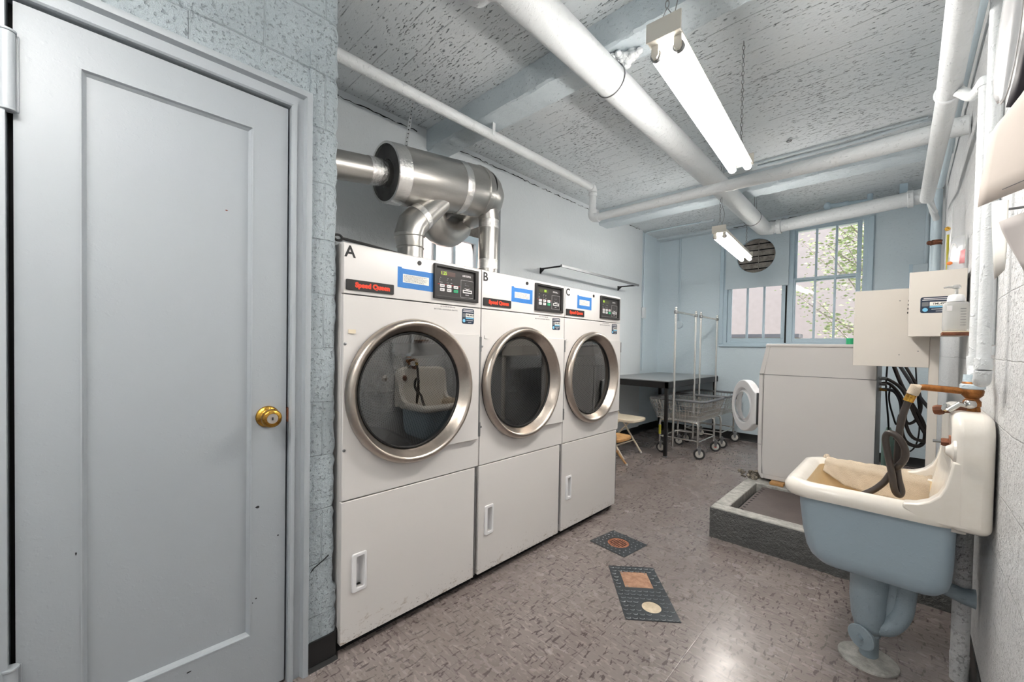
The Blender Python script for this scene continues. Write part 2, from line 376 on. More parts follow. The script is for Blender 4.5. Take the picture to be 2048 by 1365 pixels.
def cyl(p0, p1, r, seg=24, bm=None, mi=0): return tube([p0, p1], r, seg, bm, True, False, mi)
def poly(pts, axis, a, b, bm=None, mi=0):
    "2-D outline extruded along an axis; pts are the two other coordinates in xyz order"
    bm = bm or B()
    def mk(p, h):
        return {'x': (h, p[0], p[1]), 'y': (p[0], h, p[1]), 'z': (p[0], p[1], h)}[axis]
    A = [bm.verts.new(mk(p, a)) for p in pts]; D = [bm.verts.new(mk(p, b)) for p in pts]; n = len(pts)
    for i in range(n): bm.faces.new((A[i], A[(i + 1) % n], D[(i + 1) % n], D[i])).material_index = mi
    bm.faces.new(A[::-1]).material_index = mi; bm.faces.new(D).material_index = mi
    bmesh.ops.recalc_face_normals(bm, faces=bm.faces); return bm
def rrect(x0, x1, y0, y1, r, n=4):
    out = []
    for cx, cy, a0 in ((x1 - r, y1 - r, 0), (x0 + r, y1 - r, PI / 2), (x0 + r, y0 + r, PI), (x1 - r, y0 + r, 1.5 * PI)):
        for k in range(n + 1):
            a = a0 + PI / 2 * k / n; out.append((cx + r * math.cos(a), cy + r * math.sin(a)))
    return out
def plate_hole(rect, inner, axis, a, b, bm=None, outer=None):
    "plate with a hole; rect=(u0,u1,v0,v1), inner = closed list of points going round once, thickness a..b"
    bm = bm or B(); u0, u1, v0, v1 = rect; n = len(inner)
    cu = sum(p[0] for p in inner) / n; cv = sum(p[1] for p in inner) / n
    out = []
    for p in inner:
        du, dv = p[0] - cu, p[1] - cv; t = 1e9
        if du > 1e-9: t = min(t, (u1 - cu) / du)
        if du < -1e-9: t = min(t, (u0 - cu) / du)
        if dv > 1e-9: t = min(t, (v1 - cv) / dv)
        if dv < -1e-9: t = min(t, (v0 - cv) / dv)
        out.append([cu + du * t, cv + dv * t])
    if outer: out = outer
    else:
        for c in ((u0, v0), (u0, v1), (u1, v0), (u1, v1)):
            k = min(range(n), key=lambda i: (out[i][0] - c[0]) ** 2 + (out[i][1] - c[1]) ** 2); out[k] = list(c)
    def mk(p, h): return {'x': (h, p[0], p[1]), 'y': (p[0], h, p[1]), 'z': (p[0], p[1], h)}[axis]
    I0, O0, I1, O1 = [[bm.verts.new(mk(p, h)) for p in L_] for h in (a, b) for L_ in (inner, out)]
    for i in range(n):
        j = (i + 1) % n
        for q in ((I0[i], I0[j], O0[j], O0[i]), (I1[j], I1[i], O1[i], O1[j]), (I0[j], I0[i], I1[i], I1[j]), (O0[i], O0[j], O1[j], O1[i])):
            bm.faces.new(q)
    bmesh.ops.recalc_face_normals(bm, faces=bm.faces); return bm
def circ(cu, cv, r, n=48): return [(cu + r * math.cos(2 * PI * k / n), cv + r * math.sin(2 * PI * k / n)) for k in range(n)]
def ball(c, r, bm=None, sc=(1, 1, 1), seg=16, mi=0):
    bm = bm or B(); r_ = bmesh.ops.create_uvsphere(bm, u_segments=seg, v_segments=max(6, seg // 2), radius=r)
    for v in r_['verts']: v.co = Vector((v.co.x * sc[0], v.co.y * sc[1], v.co.z * sc[2])) + Vector(c)
    for f in {f for v in r_['verts'] for f in v.link_faces}: f.material_index = mi
    return bm
def xform(bm, m): bmesh.ops.transform(bm, matrix=m, verts=bm.verts); return bm
def text(name, s, size, mat, parent, origin, xdir, ydir=(0, 0, 1), depth=.0008, bold=0., align='LEFT', sx=1.):
    cu = bpy.data.curves.new(name, 'FONT'); cu.body = s; cu.size = size; cu.extrude = depth; cu.offset = bold
    cu.align_x = align; cu.align_y = 'CENTER'; cu.resolution_u = 3
    tmp = bpy.data.objects.new(name, cu); C.objects.link(tmp)
    me = bpy.data.meshes.new_from_object(tmp.evaluated_get(bpy.context.evaluated_depsgraph_get()))
    bpy.data.objects.remove(tmp); bpy.data.curves.remove(cu)
    bm = B(); bm.from_mesh(me); bpy.data.meshes.remove(me)
    X = Vector(xdir).normalized() * sx; Y = Vector(ydir).normalized(); Z = X.cross(Y).normalized()
    m = Matrix((X, Y, Z)).transposed().to_4x4(); m.translation = Vector(origin); xform(bm, m)
    return obj(name, bm, mat, parent, smooth=False)
# ------------------------------------------------------------ the room
ZC, XL, XL2, YF, XR = 2.95, -2.80, -2.835, 6.22, 0.21
XD, YE = -1.575, 0.662                                   # face and free end of the door wall
struct('floor', box(-3.2, .6, -1.8, 6.5, -.1, 0), M['floor'])
ce = struct('ceiling', box(-3.2, .6, -1.8, 6.5, ZC, ZC + .15), M['ceiling'])
def rough_beam(y0, y1, zb, x0=-2.95, x1=.35):
    bm = B(); n = 90; prof = [(y0, ZC + .01), (y0, zb + .012), (y0 + .012, zb), (y1 - .012, zb), (y1, zb + .012), (y1, ZC + .01)]
    rows = []
    for i in range(n + 1):
        x = x0 + (x1 - x0) * i / n
        rows.append([bm.verts.new((x, y + rnd.uniform(-.004, .004), z + (rnd.uniform(-.004, .004) if z < ZC else 0))) for y, z in prof])
    for a, b in zip(rows, rows[1:]):
        for k in range(len(prof) - 1): bm.faces.new((a[k], b[k], b[k + 1], a[k + 1]))
    return bm
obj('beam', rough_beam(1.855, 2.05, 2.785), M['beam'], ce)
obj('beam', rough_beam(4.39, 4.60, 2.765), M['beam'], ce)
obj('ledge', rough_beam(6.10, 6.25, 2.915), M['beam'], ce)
def crack(pts, r=.005):
    out = []
    for a, b in zip(pts, pts[1:]):
        a, b = Vector(a), Vector(b); n = max(2, int((b - a).length / .035))
        for i in range(n): out.append(a.lerp(b, i / n) + Vector([rnd.uniform(-.006, .006) for _ in range(3)]))
    return tube(out, [rnd.uniform(r * .3, r) for _ in out], 5)
for p in ([(XL + .002, .8, 2.90), (XL + .002, 1.8, 2.905)], [(XL + .002, 2.1, 2.905), (XL + .002, 4.3, 2.90)],
          [(XL + .002, 4.7, 2.94), (XL + .002, 5.5, 2.945)], [(-1.75, YF - .11, 2.915), (-.7, YF - .11, 2.915)]):
    obj('crack', crack(p), M['dark'], ce)

def wall_with_opening(axis, c0, c1, a0, a1, z0, z1, oa0, oa1, oz0, oz1):
    bm = B()
    def bx(p, q, r, s):
        if q - p < 1e-4 or s - r < 1e-4: return
        if axis == 'x': box(c0, c1, p, q, r, s, bm)
        else: box(p, q, c0, c1, r, s, bm)
    bx(a0, oa0, z0, z1); bx(oa1, a1, z0, z1); bx(oa0, oa1, z0, oz0); bx(oa0, oa1, oz1, z1); return bm
wl = struct('wall_left', wall_with_opening('x', XL - .32, XL, .36, 5.56, 0, ZC, 1.84, 2.69, 1.74, 2.715), M['plaster'])
obj('recess', box(XL2 - .28, XL2, 5.56, 6.5, 0, ZC), M['far'], wl)
struct('wall_far', wall_with_opening('y', YF, YF + .28, -3.2, .6, 0, ZC, -1.885, -.375, 1.325, 2.80), M['far'])
struct('wall_right', box(XR, XR + .25, -1.8, YF, 0, ZC), M['block_right'])
struct('wall_back', box(-3.2, .6, -1.85, -1.7, 0, ZC), M['plaster'])
struct('wall_inner', box(-3.12, XD - .125, .24, .36, 0, ZC), M['plaster'])
# door wall with a rough free end
bm = B()
box(XD - .125, XD, -1.7, -.175, 0, ZC, bm); box(XD - .125, XD, -.175, .50, 2.075, ZC, bm)
wd = struct('wall_door', bm, M['block_near'])
bm = B(); n = 118; rows = []
for i in range(n + 1):
    z = ZC * i / n; fr = (z / .203) % 1; gr = .003 if min(fr, 1 - fr) < .06 else 0
    bulge = .012 if z < .28 else 0
    e = YE - .010 + bulge + rnd.uniform(-.0045, .0035) - gr
    rows.append([bm.verts.new(p) for p in ((XD, .50, z), (XD, e - .035, z), (XD - .003 - gr * .4, e - .012, z), (XD - .013, e - .002, z), (XD - .03, e, z), (XD - .125, e, z), (XD - .125, .50, z))])
for a, b in zip(rows, rows[1:]):
    for k in range(6): bm.faces.new((a[k], a[k + 1], b[k + 1], b[k]))
obj('wall_end', bm, M['block_near'], wd)
obj('plaster_patch', poly(rrect(.545, .565, 2.13, 2.28, .006), 'x', XD - .004, XD + .006), M['block_near'], wd, bevel=.003)
obj('crack', crack([(XD + .001, .553, .36), (XD + .001, .60, .40), (XD + .001, .645, .43)], .0025), M['dark'], wd)

def covebase(name, axis, c, sgn, a0, a1, h=.1):
    pr = [(0, 0), (.022, 0), (.020, .004), (.010, .012), (.005, .024), (.004, h - .003), (.001, h), (0, h)]
    if axis == 'x': bm = poly([(c + sgn * p, z) for p, z in pr], 'y', a0, a1)
    else:
        bm = poly([(c + sgn * p, z) for p, z in pr], 'x', a0, a1)
    return struct(name, bm, M['base'])
covebase('baseboard_left', 'x', XL, 1, 2.9, 5.57); covebase('baseboard_recess', 'x', XL2, 1, 5.57, YF)
covebase('baseboard_far', 'y', YF, -1, XL2, XR)
covebase('baseboard_right', 'x', XR, -1, 1.2, 2.75)
bm = B(); ye = YE + .006
pts = [(XD - .11, ye), (XD - .012, ye), (XD + .005, ye - .012), (XD + .008, ye - .03), (XD + .008, .552)]
for r, z0, z1 in ((0, .014, .105), (.012, 0, .014)):
    A = [bm.verts.new((x + (r if i > 1 else 0), y + (r * .4 if i < 3 else 0), z0)) for i, (x, y) in enumerate(pts)]
    D = [bm.verts.new((x + (r * .2 if i > 1 else 0), y, z1)) for i, (x, y) in enumerate(pts)]
    for i in range(4): bm.faces.new((A[i], A[i + 1], D[i + 1], D[i]))
    bm.faces.new(D)
struct('baseboard_door', bm, M['base'])

# door 1 and its frame
def rring(ra, xa, rb, xb, bm=None):
    bm = bm or B()
    f = lambda r, x: [bm.verts.new((x, r[i], r[j])) for i, j in ((0, 2), (1, 2), (1, 3), (0, 3))]
    A, D = f(ra, xa), f(rb, xb)
    for i in range(4): bm.faces.new((A[i], A[(i + 1) % 4], D[(i + 1) % 4], D[i]))
    return bm
DX = -1.583; PR = (-.026, .372, .222, 1.943)
sq = [(PR[0], PR[2]), (PR[1], PR[2]), (PR[1], PR[3]), (PR[0], PR[3])]
d1 = struct('door_1', plate_hole((-.138, .4765, .012, 2.048), sq, 'x', DX - .035, DX), M['door'])
obj('panel', box(DX - .03, DX - .016, PR[0] - .005, PR[1] + .005, PR[2] - .005, PR[3] + .005), M['door'], d1)
r2 = (PR[0] + .012, PR[1] - .012, PR[2] + .012, PR[3] - .012)
bm = rring(PR, DX + .0015, (PR[0] + .003, PR[1] - .003, PR[2] + .003, PR[3] - .003), DX + .001)
rring((PR[0] + .003, PR[1] - .003, PR[2] + .003, PR[3] - .003), DX + .001, (PR[0] + .006, PR[1] - .006, PR[2] + .006, PR[3] - .006), DX - .007, bm)
rring((PR[0] + .006, PR[1] - .006, PR[2] + .006, PR[3] - .006), DX - .007, r2, DX - .0155, bm)
obj('moulding', bm, M['casing'], d1, smooth=False)
KP = Vector((DX, .418, .970))
kn = obj('door_knob', lathe([(.0, .062), (.011, .062), (.0115, .0615)], KP, (1, 0, 0), 24), M['keyface'], d1)
kn.name = 'keyhole_face'
bm = lathe([(.0, -.001), (.036, -.001), (.037, .003), (.034, .008), (.026, .012), (.0155, .016), (.013, .026), (.016, .032), (.0265, .038), (.031, .046), (.0305, .055), (.025, .0605), (.0185, .0615), (.018, .059), (.0, .059)], KP, (1, 0, 0), 40)
kb = obj('door_knob', bm, M['brass'], d1, ang=60)
obj('lock_face', lathe([(.0, .0605), (.0165, .0605), (.017, .059), (.017, .058)], KP, (1, 0, 0), 32), M['keyface'], kb)
obj('keyhole', box(KP.x + .0605, KP.x + .063, KP.y - .0018, KP.y + .0018, KP.z - .005, KP.z + .005), M['ink'], kb)
bpy.data.objects.remove(kn)
for z0, z1 in ((1.775, 1.968), (.30, .41)):
    bm = cyl((DX + .012, -.146, z0 + .006), (DX + .012, -.146, z1 - .006), .0135, 20)
    for zz in (z0, z1 - .006): cyl((DX + .012, -.146, zz), (DX + .012, -.146, zz + .006), .0155, 20, bm)
    box(DX, DX + .004, -.142, -.128, z0 + .004, z1 - .004, bm)
    obj('hinge', bm, M['casing'], d1, bevel=.001)
def chip(y, z, w, h, x=DX + .0008):
    pts = [(y + w * math.cos(a) * rnd.uniform(.55, 1), z + h * math.sin(a) * rnd.uniform(.5, 1)) for a in [2 * PI * k / 9 for k in range(9)]]
    return poly(pts, 'x', x - .001, x)
for px, py, w, h in ((515, 1015, .008, .005), (512, 1198, .003, .004), (505, 1207, .002, .003), (152, 1108, .002, .005), (378, 1345, .008, .003), (556, 1071, .003, .003)):
    q = at(px, py, 'x', DX); obj('paint_chip', chip(q.y, q.z, w, h), M['ink'], d1)
q = at(453, 421, 'x', DX - .015); obj('paint_chip', chip(q.y, q.z, .005, .002, DX - .0145), M['rust'], d1)
obj('strike_plate', box(DX - .02, DX + .004, .479, .486, .945, .995), M['rust'], d1)
obj('gap', box(DX - .05, DX - .045, -.17, .50, 0, 2.075), M['dark'], d1)
pf = [(-1.62, 0), (-1.568, 0), (-1.563, .0045), (-1.563, .0165), (-1.572, .0195), (-1.572, .0405), (-1.553, .0465), (-1.550, .0545), (-1.551, .0645), (-1.576, .0665), (-1.62, .0665)]
bm = B(); R3 = [[bm.verts.new(p) for p in r] for r in ([(x, .4835 + d, 0) for x, d in pf], [(x, .4835 + d, 2.0565 + d) for x, d in pf], [(x, -.25, 2.0565 + d) for x, d in pf])]
for r_a, r_b in zip(R3, R3[1:]):
    for k in range(len(pf) - 1): bm.faces.new((r_a[k], r_a[k + 1], r_b[k + 1], r_b[k]))
tr = struct('trim_1', bm, M['casing'])
obj('side_casing', poly([(-1.62, -.149), (-1.563, -.149), (-1.563, -.165), (-1.572, -.168), (-1.572, -.19), (-1.553, -.196), (-1.55, -.212), (-1.576, -.215), (-1.62, -.215)], 'z', 0, 2.06), M['casing'], tr)

# window 1 behind the ducts
w1 = struct('window_1', wall_with_opening('x', -2.99, -2.94, 1.84, 2.69, 1.74, 2.25, 1.885, 2.51, 1.80, 2.19), M['frame'])
for y in (2.05, 2.262): obj('muntin', box(-2.985, -2.945, y - .013, y + .013, 1.80, 2.19), M['frame'], w1)
obj('pane', box(-2.968, -2.964, 1.885, 2.51, 1.80, 2.19), M['pane'], w1)
obj('boarding', box(-3.0, -2.95, 1.84, 2.69, 2.25, 2.715), M['greyboard'], w1)
# windows 2 and 3 in the far wall
def sash(parent, x0, x1, z0, z1, y0, y1, ml, fr=.045, frb=.06):
    bm = wall_with_opening('y', y0, y1, x0, x1, z0, z1, x0 + fr, x1 - fr, z0 + frb, z1 - fr * .8)
    s = obj('sash', bm, M['frame'], parent, bevel=.003)
    for m_ in ml: obj('muntin', box(m_ - .011, m_ + .011, y0 + .004, y1 - .004, z0 + frb, z1 - fr * .8), M['frame'], s)
    obj('pane', box(x0 + fr, x1 - fr, (y0 + y1) / 2 - .002, (y0 + y1) / 2 + .002, z0 + frb, z1 - fr * .8), M['pane'], s)
    return s
w2 = struct('window_2', wall_with_opening('y', YF - .01, YF + .12, -1.885, -1.10, 1.31, 2.80, -1.84, -1.145, 1.345, 2.78), M['frame'])
sash(w2, -1.835, -1.15, 1.345, 2.14, YF + .01, YF + .05, (-1.592, -1.394))
obj('side_gap', box(-1.148, -1.130, YF - .014, YF - .005, 1.34, 2.08), M['dark'], w2)
w3 = struct('window_3', wall_with_opening('y', YF - .015, YF + .12, -1.10, -.36, 1.31, 2.80, -1.068, -.40, 1.345, 2.78), M['frame'])
sash(w3, -1.085, -.42, 1.345, 2.165, YF + .002, YF + .04, (-.847, -.652), .04, .055)
sash(w3, -1.085, -.42, 2.12, 2.80, YF + .045, YF + .085, (-.847, -.652), .04, .045)
struct('trim_2', box(-1.93, -.33, YF - .03, YF + .01, 1.285, 1.318), M['frame'], bevel=.006)
struct('trim_3', box(-.36, -.31, YF - .03, YF + .01, 1.318, 2.80), M['frame'], bevel=.005)
struct('trim_4', box(-1.935, -1.885, YF - .035, YF + .01, 1.318, 2.80), M['frame'], bevel=.008)

# board with the round louvre over window 2
t = thing('exhaust_vent', 'pale blue board with a round louvred opening above the small left window', 'vent', (-1.5, YF - .02, 2.45))
obj('board', plate_hole((-1.862, -1.118, 2.085, 2.86), circ(-1.495, 2.512, .228, 56), 'y', YF - .035, YF - .018), M['far'], t)
obj('rim', lathe([(.228, 0), (.236, -.004), (.238, -.012), (.229, -.014), (.226, 0), (.226, .03), (.228, .03)], (-1.495, YF - .022, 2.512), (0, 1, 0), 56), M['frame'], t)
for k in range(7):
    z = 2.27 + k * .083; bm = box(-1.75, -1.24, -.003, .003, 0, .072)
    xform(bm, Matrix.Translation((0, YF + .035, z)) @ Matrix.Rotation(-.22, 4, 'X'))
    obj('louvre_blade', bm, M['louver'], t)
obj('shutter_frame', wall_with_opening('y', YF + .02, YF + .065, -1.76, -1.23, 2.24, 2.86, -1.735, -1.29, 2.28, 2.80), M['louver'], t)
obj('daylight_block', wall_with_opening('y', YF + .29, YF + .31, -1.80, -1.2, 2.2, 2.9, 0, 0, 0, 0) if False else box(-1.80, -1.20, YF + .13, YF + .15, 2.2, 2.9), M['dark'], t)  # added dark sheet outside the shutter, blocks daylight so blade gaps stay dark
obj('tie_rod', box(-1.475, -1.467, YF + .01, YF + .018, 2.3, 2.72), M['louver'], t)

# ------------------------------------------------------------ outside
t = thing('garden_wall', 'pale rendered wall with a coping seen through the small left window', 'wall', (-2.6, 8.2, 0))
obj('wall_body', box(-4.3, -1.35, 8.2, 8.45, -.5, 1.47), plain('pale_render', rgb(150, 142, 130), .9, 0, .06), t)
obj('coping', box(-4.3, -1.3, 8.14, 8.5, 1.47, 1.53), plain('stone_coping', rgb(96, 96, 102), .9, 0, .1), t)
t = tag(obj('pale_building', box(-9, 3, 12, 13, -.5, 9), plain('pale_wall_outside', rgb(150, 141, 141), .9, 0, .05)), 'pale pinkish building standing beyond the two far windows', 'building')
bk = tag(obj('brick_wall', box(-4.6, -4.4, -1, 5.5, -.5, 7), M['brickout']), 'pinkish brick wall right outside the window behind the ducts', 'wall')
tag(obj('ground_outside', box(-12, 6, 6.6, 13, -.6, -.5), plain('earth', rgb(150, 140, 120), .9)), 'earth ground outside the far windows', 'ground')
t = thing('garden_tree', 'leafy green tree with thin bare branches outside the right-hand window', 'tree', (-.4, 8.6, -.5))
bm = tube(smoothpath([(-.3, 8.7, -.5), (-.35, 8.7, .8), (-.2, 8.75, 2.0), (-.4, 8.8, 4)], 5), [.07 - .002 * i for i in range(16)], 8)
brs = []
for k in range(26):
    z = rnd.uniform(.3, 3.4); a = rnd.uniform(0, 2 * PI); L_ = rnd.uniform(.7, 1.5)
    p = [Vector((-.3, 8.72, z)) + Vector((math.cos(a) * L_ * s, math.sin(a) * L_ * s * .6, s * s * .6 * L_ + rnd.uniform(-.06, .06))) for s in (0, .33, .66, 1)]
    p = smoothpath(p, 4); brs.append(p); tube(p, [.018 * (1 - i / len(p)) + .003 for i in range(len(p))], 5, bm)
obj('branches', bm, M['bark'], t)
bm = B()
for p in brs:
    for k in range(190):
        c = p[rnd.randrange(3, len(p))] + Vector([rnd.gauss(0, .13) for _ in range(3)]); s = rnd.uniform(.02, .045)
        m = Matrix.Translation(c) @ Matrix.Rotation(rnd.uniform(0, 6.3), 4, 'Z') @ Matrix.Rotation(rnd.uniform(0, 3.1), 4, 'X')
        v = [bm.verts.new(m @ Vector(q)) for q in ((-s, 0, 0), (0, -s * .5, 0), (s, 0, 0), (0, s * .5, .004))]
        bm.faces.new(v)
lv = obj('foliage', bm, M['leaf'], t, smooth=False)
# ------------------------------------------------------------ ceiling lights
def chain(p0, p1, r=.0016, L_=.03):
    bm = B(); p0, p1 = Vector(p0), Vector(p1); d = p1 - p0; n = max(2, int(d.length / (L_ * .78))); u, w = frame_of(d); dn = d.normalized()
    for i in range(n):
        c = p0 + d * ((i + .5) / n); s = u if i % 2 else w; h = L_ / 2
        pts = [c + dn * (h * .9 * math.cos(a)) + s * (.0062 * math.sin(a)) for a in [2 * PI * k / 10 for k in range(10)]]
        tube(pts, r, 5, bm, closed=True)
    return bm
def striplight(loc, rz, label, z_ceiling=ZC, ch=True):
    L_ = 1.24; t = thing('fluorescent_light', label, 'ceiling light', loc, rz, 'hanging fluorescent lights', True)
    obj('housing', poly([(-.032, .012), (-.055, -.006), (-.055, -.012), (.055, -.012), (.055, -.006), (.032, .012), (.032, .046), (-.032, .046)], 'y', .004, L_ - .004), M['lamp'], t, smooth=False)
    for y in (0, L_):
        obj('end_cap', box(-.058, .058, y - .003, y + .003, -.014, .05), M['lamp'], t, bevel=.001)
    for s in (-1, 1):
        tb = obj('lamp_tube', cyl((s * .038, .05, -.040), (s * .038, L_ - .05, -.040), .0185, 20), M['tube'], t)
        for ya, yb in ((.036, .05), (L_ - .05, L_ - .036)): obj('tube_end', cyl((s * .038, ya, -.040), (s * .038, yb, -.040), .019, 20), M['zinc'], tb)
        for y in (.026, L_ - .036): obj('lamp_holder', poly([(s * .038 - .012, -.012), (s * .038 - .012, -.045), (s * .038 - .006, -.056), (s * .038 + .006, -.056), (s * .038 + .012, -.045), (s * .038 + .012, -.012)], 'y', y, y + .010), M['lamp'], t)
    if ch:
        for y in (.03, L_ - .04):
            h = z_ceiling - loc[2]
            bm = tube([(-.03, y, .046), (0, y, .10)], .0014, 5); tube([(.03, y, .046), (0, y, .10)], .0014, 5, bm)
            v = obj('hanger', bm, M['zinc'], t); obj('chain', chain((0, y, .10), (0, y, h)), M['zinc'], v)
        obj('cord', tube(smoothpath([(.0, .06, .046), (.03, .05, .15), (.012, .03, .26), (.02, .03, .5), (.01, .03, h)], 6), .0018, 6), M['zinc'], t)
    return t
striplight((-.612, 1.325, 2.285), .0714, 'lit twin-tube strip light hanging on chains beside the big white ceiling pipe')
striplight((-1.225, 3.855, 2.285), .076, 'smaller-looking lit strip light hanging in front of the round louvre')
striplight((-.75, -1.25, 2.285), .03, 'added unseen strip light behind the viewer, filling the near end with light')  # added fill lamp, out of view, brightens the near end of the room

# ------------------------------------------------------------ pipes
def coupling(c, d, r, L_, parent, mat, name='coupling'):
    c, d = Vector(c), Vector(d).normalized()
    return obj(name, lathe([(0, -L_ / 2), (r * .96, -L_ / 2), (r, -L_ / 2 + .004), (r, L_ / 2 - .004), (r * .96, L_ / 2), (0, L_ / 2)], c, d, 24), mat, parent)
def bend(c, a, b, R, n=8):
    "points of a bend at corner c from direction a to direction b"
    c, a, b = Vector(c), Vector(a).normalized(), Vector(b).normalized()
    p0 = c - a * R; out = []
    for i in range(n + 1):
        th = PI / 2 * i / n; out.append(p0 + a * R * math.sin(th) + b * R * (1 - math.cos(th)))
    return out
t = thing('ceiling_pipe', 'white pipe running high over the dryers, then across the room to the right wall', 'pipe', (-2.14, 3.24, 2.72))
obj('pipe', tube([(-2.15, .37, 2.72), (-2.14, 3.20, 2.72)], .034, 20), M['pipe'], t)
obj('elbow', tube(bend((-2.14, 3.24, 2.72), (0, 1, 0), (0, 0, -1), .04), .040, 20), M['pipe'], t, ang=60)
obj('drop', tube([(-2.14, 3.24, 2.69), (-2.14, 3.24, 2.46)], .032, 20), M['pipe'], t)
coupling((-2.14, 3.24, 2.66), (0, 0, 1), .039, .03, t, M['pipe']); coupling((-2.14, 3.24, 2.50), (0, 0, 1), .039, .03, t, M['pipe'])
obj('elbow', tube(bend((-2.14, 3.24, 2.437), (0, 0, -1), (1, 0, 0), .045), .041, 20), M['pipe'], t, ang=60)
coupling((-2.08, 3.24, 2.437), (1, 0, 0), .043, .03, t, M['pipe'])
obj('cross_pipe', tube([(-2.1, 3.24, 2.437), (-1.3, 3.24, 2.437), (-.4, 3.245, 2.437), (.2, 3.22, 2.445)], [.034, .038, .044, .05], 24), M['pipe'], t)
obj('hanger_strap', box(-2.105, -2.103, 1.93, 1.955, 2.70, 2.79), M['pipe'], t)
t = thing('perforated_strap', 'white perforated hanger strap running from the ceiling down to the silver duct', 'strap', (-2.45, 1.5, 2.6))
a_ = at(826, 205, 'z', 2.94); b_ = Vector((-2.33, 1.38, 2.43)); dd = b_ - a_
bm = B(); u = Vector((.3, .95, 0)).normalized() * .011; v = [bm.verts.new(p) for p in (a_ - u, a_ + u, b_ + u, b_ - u)]; bm.faces.new(v)
bmesh.ops.solidify(bm, geom=bm.faces[:], thickness=.002)
for k in range(14): ball(a_ + dd * ((k + .5) / 14) + Vector((.002, -.001, 0)), .0035, bm, seg=8, mi=1)
obj('strap', bm, [M['pipe'], M['dark']], t)

t = thing('insulated_pipe', 'thick white insulated pipe running along the ceiling and turning along the far windows', 'pipe', (-1.2, 3.4, 2.68))
e0 = Vector((-1.175, 1.02, 2.68)); e1 = Vector((-1.245, 5.40, 2.665))
obj('pipe', tube([e0 + (e1 - e0) * k / 8 for k in range(9)], .082, 28), M['pipe'], t)
bm = tube(bend((-1.25, 5.50, 2.665), (-.016, 1, 0), (1, 0, 0), .10), [.08, .08, .079, .077, .075, .073, .073, .073, .073], 28)
obj('elbow', bm, M['pipe'], t, ang=60)
coupling((-1.10, 5.50, 2.668), (1, 0, 0), .082, .05, t, M['pipe'])
obj('far_pipe', tube([(-1.15, 5.50, 2.666), (-.5, 5.5, 2.70), (.19, 5.5, 2.74)], [.066, .068, .07], 24), M['pipe'], t)
coupling((-.02, 5.5, 2.725), (1, 0, .03), .082, .045, t, M['pipe'])
# upper bell of the pipe near the first beam
coupling((-1.176, 1.06, 2.68), (0, 1, 0), .094, .10, t, M['pipe'])
obj('branch', tube([(-1.18, 1.08, 2.68), (-1.33, 1.12, 2.74), (-1.45, 1.14, 2.84), (-1.47, 1.14, 2.96)], .075, 20), M['pipe'], t)
def strapwire(c, r, h, n=28):
    c = Vector(c); pts = [c + Vector((math.cos(a) * r, 0, math.sin(a) * r)) for a in [PI * .5 + 2 * PI * k / n for k in range(n)]]
    bm = tube(pts, .0032, 6, closed=True); tube([c + Vector((.02, 0, r)), c + Vector((.02, 0, h))], .0032, 6, bm); tube([c + Vector((.04, 0, r - .01)), c + Vector((.035, 0, h))], .0025, 6, bm); return bm
obj('hanger_wire', strapwire((-1.19, 1.95, 2.678), .086, .11), M['zinc'], t)
obj('hanger_wire', strapwire((-1.24, 4.95, 2.666), .086, .28), M['zinc'], t)
bm = B()
for k in range(26):
    ball((-1.10 + rnd.gauss(0, .04), 1.96 + rnd.gauss(0, .03), 2.765 + rnd.gauss(0, .014)), rnd.uniform(.012, .03), bm, (1, 1, .8), 8)
obj('mortar_lump', bm, M['pipe'], t)

t = thing('drop_pipe', 'white pipe slanting along the right wall above the sink and ending in mid air', 'pipe', (.09, 3.0, 2.3))
p0 = Vector((.0925, .7, 2.30)); p1 = Vector((.0925, 2.44, 2.30)); p2 = Vector((.0665, 4.00, 2.30))
obj('pipe', tube([p0, p1], .0375, 24), M['pipe'], t); obj('pipe', tube([p1, p2], .036, 24), M['pipe'], t)
obj('joint_ring', tube([p1 + Vector((math.cos(a) * .039, 0, math.sin(a) * .039)) for a in [2 * PI * k / 24 for k in range(24)]], .006, 8, closed=True), M['pipe'], t)
e_ = at(1872, 424, 'x', .14); obj('branch', tube([p2 + Vector((.0, -.02, -.01)), p2.lerp(e_, .5) , e_], .014, 12), M['pipe'], t)

t = thing('corner_pipe', 'thin white pipe in the corner between ceiling and right wall, dropping into the far riser', 'pipe', (.175, 4.2, 2.75))
q1 = at(1881, 371, 'x', .165)
obj('pipe', tube([(.168, 1.7, q1.z - .10), (.166, 3.2, q1.z - .03), (.165, q1.y, q1.z)], .026, 16), M['pipeblue'], t)
r0 = at(1877, 380, 'x', .160); 
obj('riser', tube([(.160, r0.y, r0.z), (.160, r0.y, 1.2)], .03, 18), M['pipeblue'], t)
obj('riser', tube([(.135, r0.y + .02, r0.z - .12), (.130, r0.y + .02, 1.2)], .016, 12), M['pipeblue'], t)
cl = at(1878, 460, 'x', .155)
bm = lathe([(.034, -.022), (.040, -.018), (.036, 0), (.040, .018), (.034, .022)], (.158, r0.y, cl.z), (0, 0, 1), 20)
cyl((.12, r0.y - .03, cl.z), (.19, r0.y - .035, cl.z), .010, 10, bm); ball((.115, r0.y - .03, cl.z), .02, bm)
obj('clamp', bm, M['rust'], t)
obj('cross_branch', tube(smoothpath([(.10, r0.y - .25, cl.z + .34), (.13, r0.y - .1, cl.z + .26), (.158, r0.y, cl.z + .20)], 4), .024, 12), M['pipe'], t)
t = thing('thin_wall_conduit', 'pale conduit dropping into a small box on the far wall near the right corner', 'conduit', (.02, YF - .03, 2.3))
a_ = at(1858, 440, 'y', YF - .03); b_ = at(1852, 528, 'y', YF - .03)
obj('conduit', tube([(a_.x, a_.y, 2.92), (a_.x - .01, a_.y, a_.z), (b_.x, b_.y, b_.z)], .018, 10), M['pipeblue'], t)
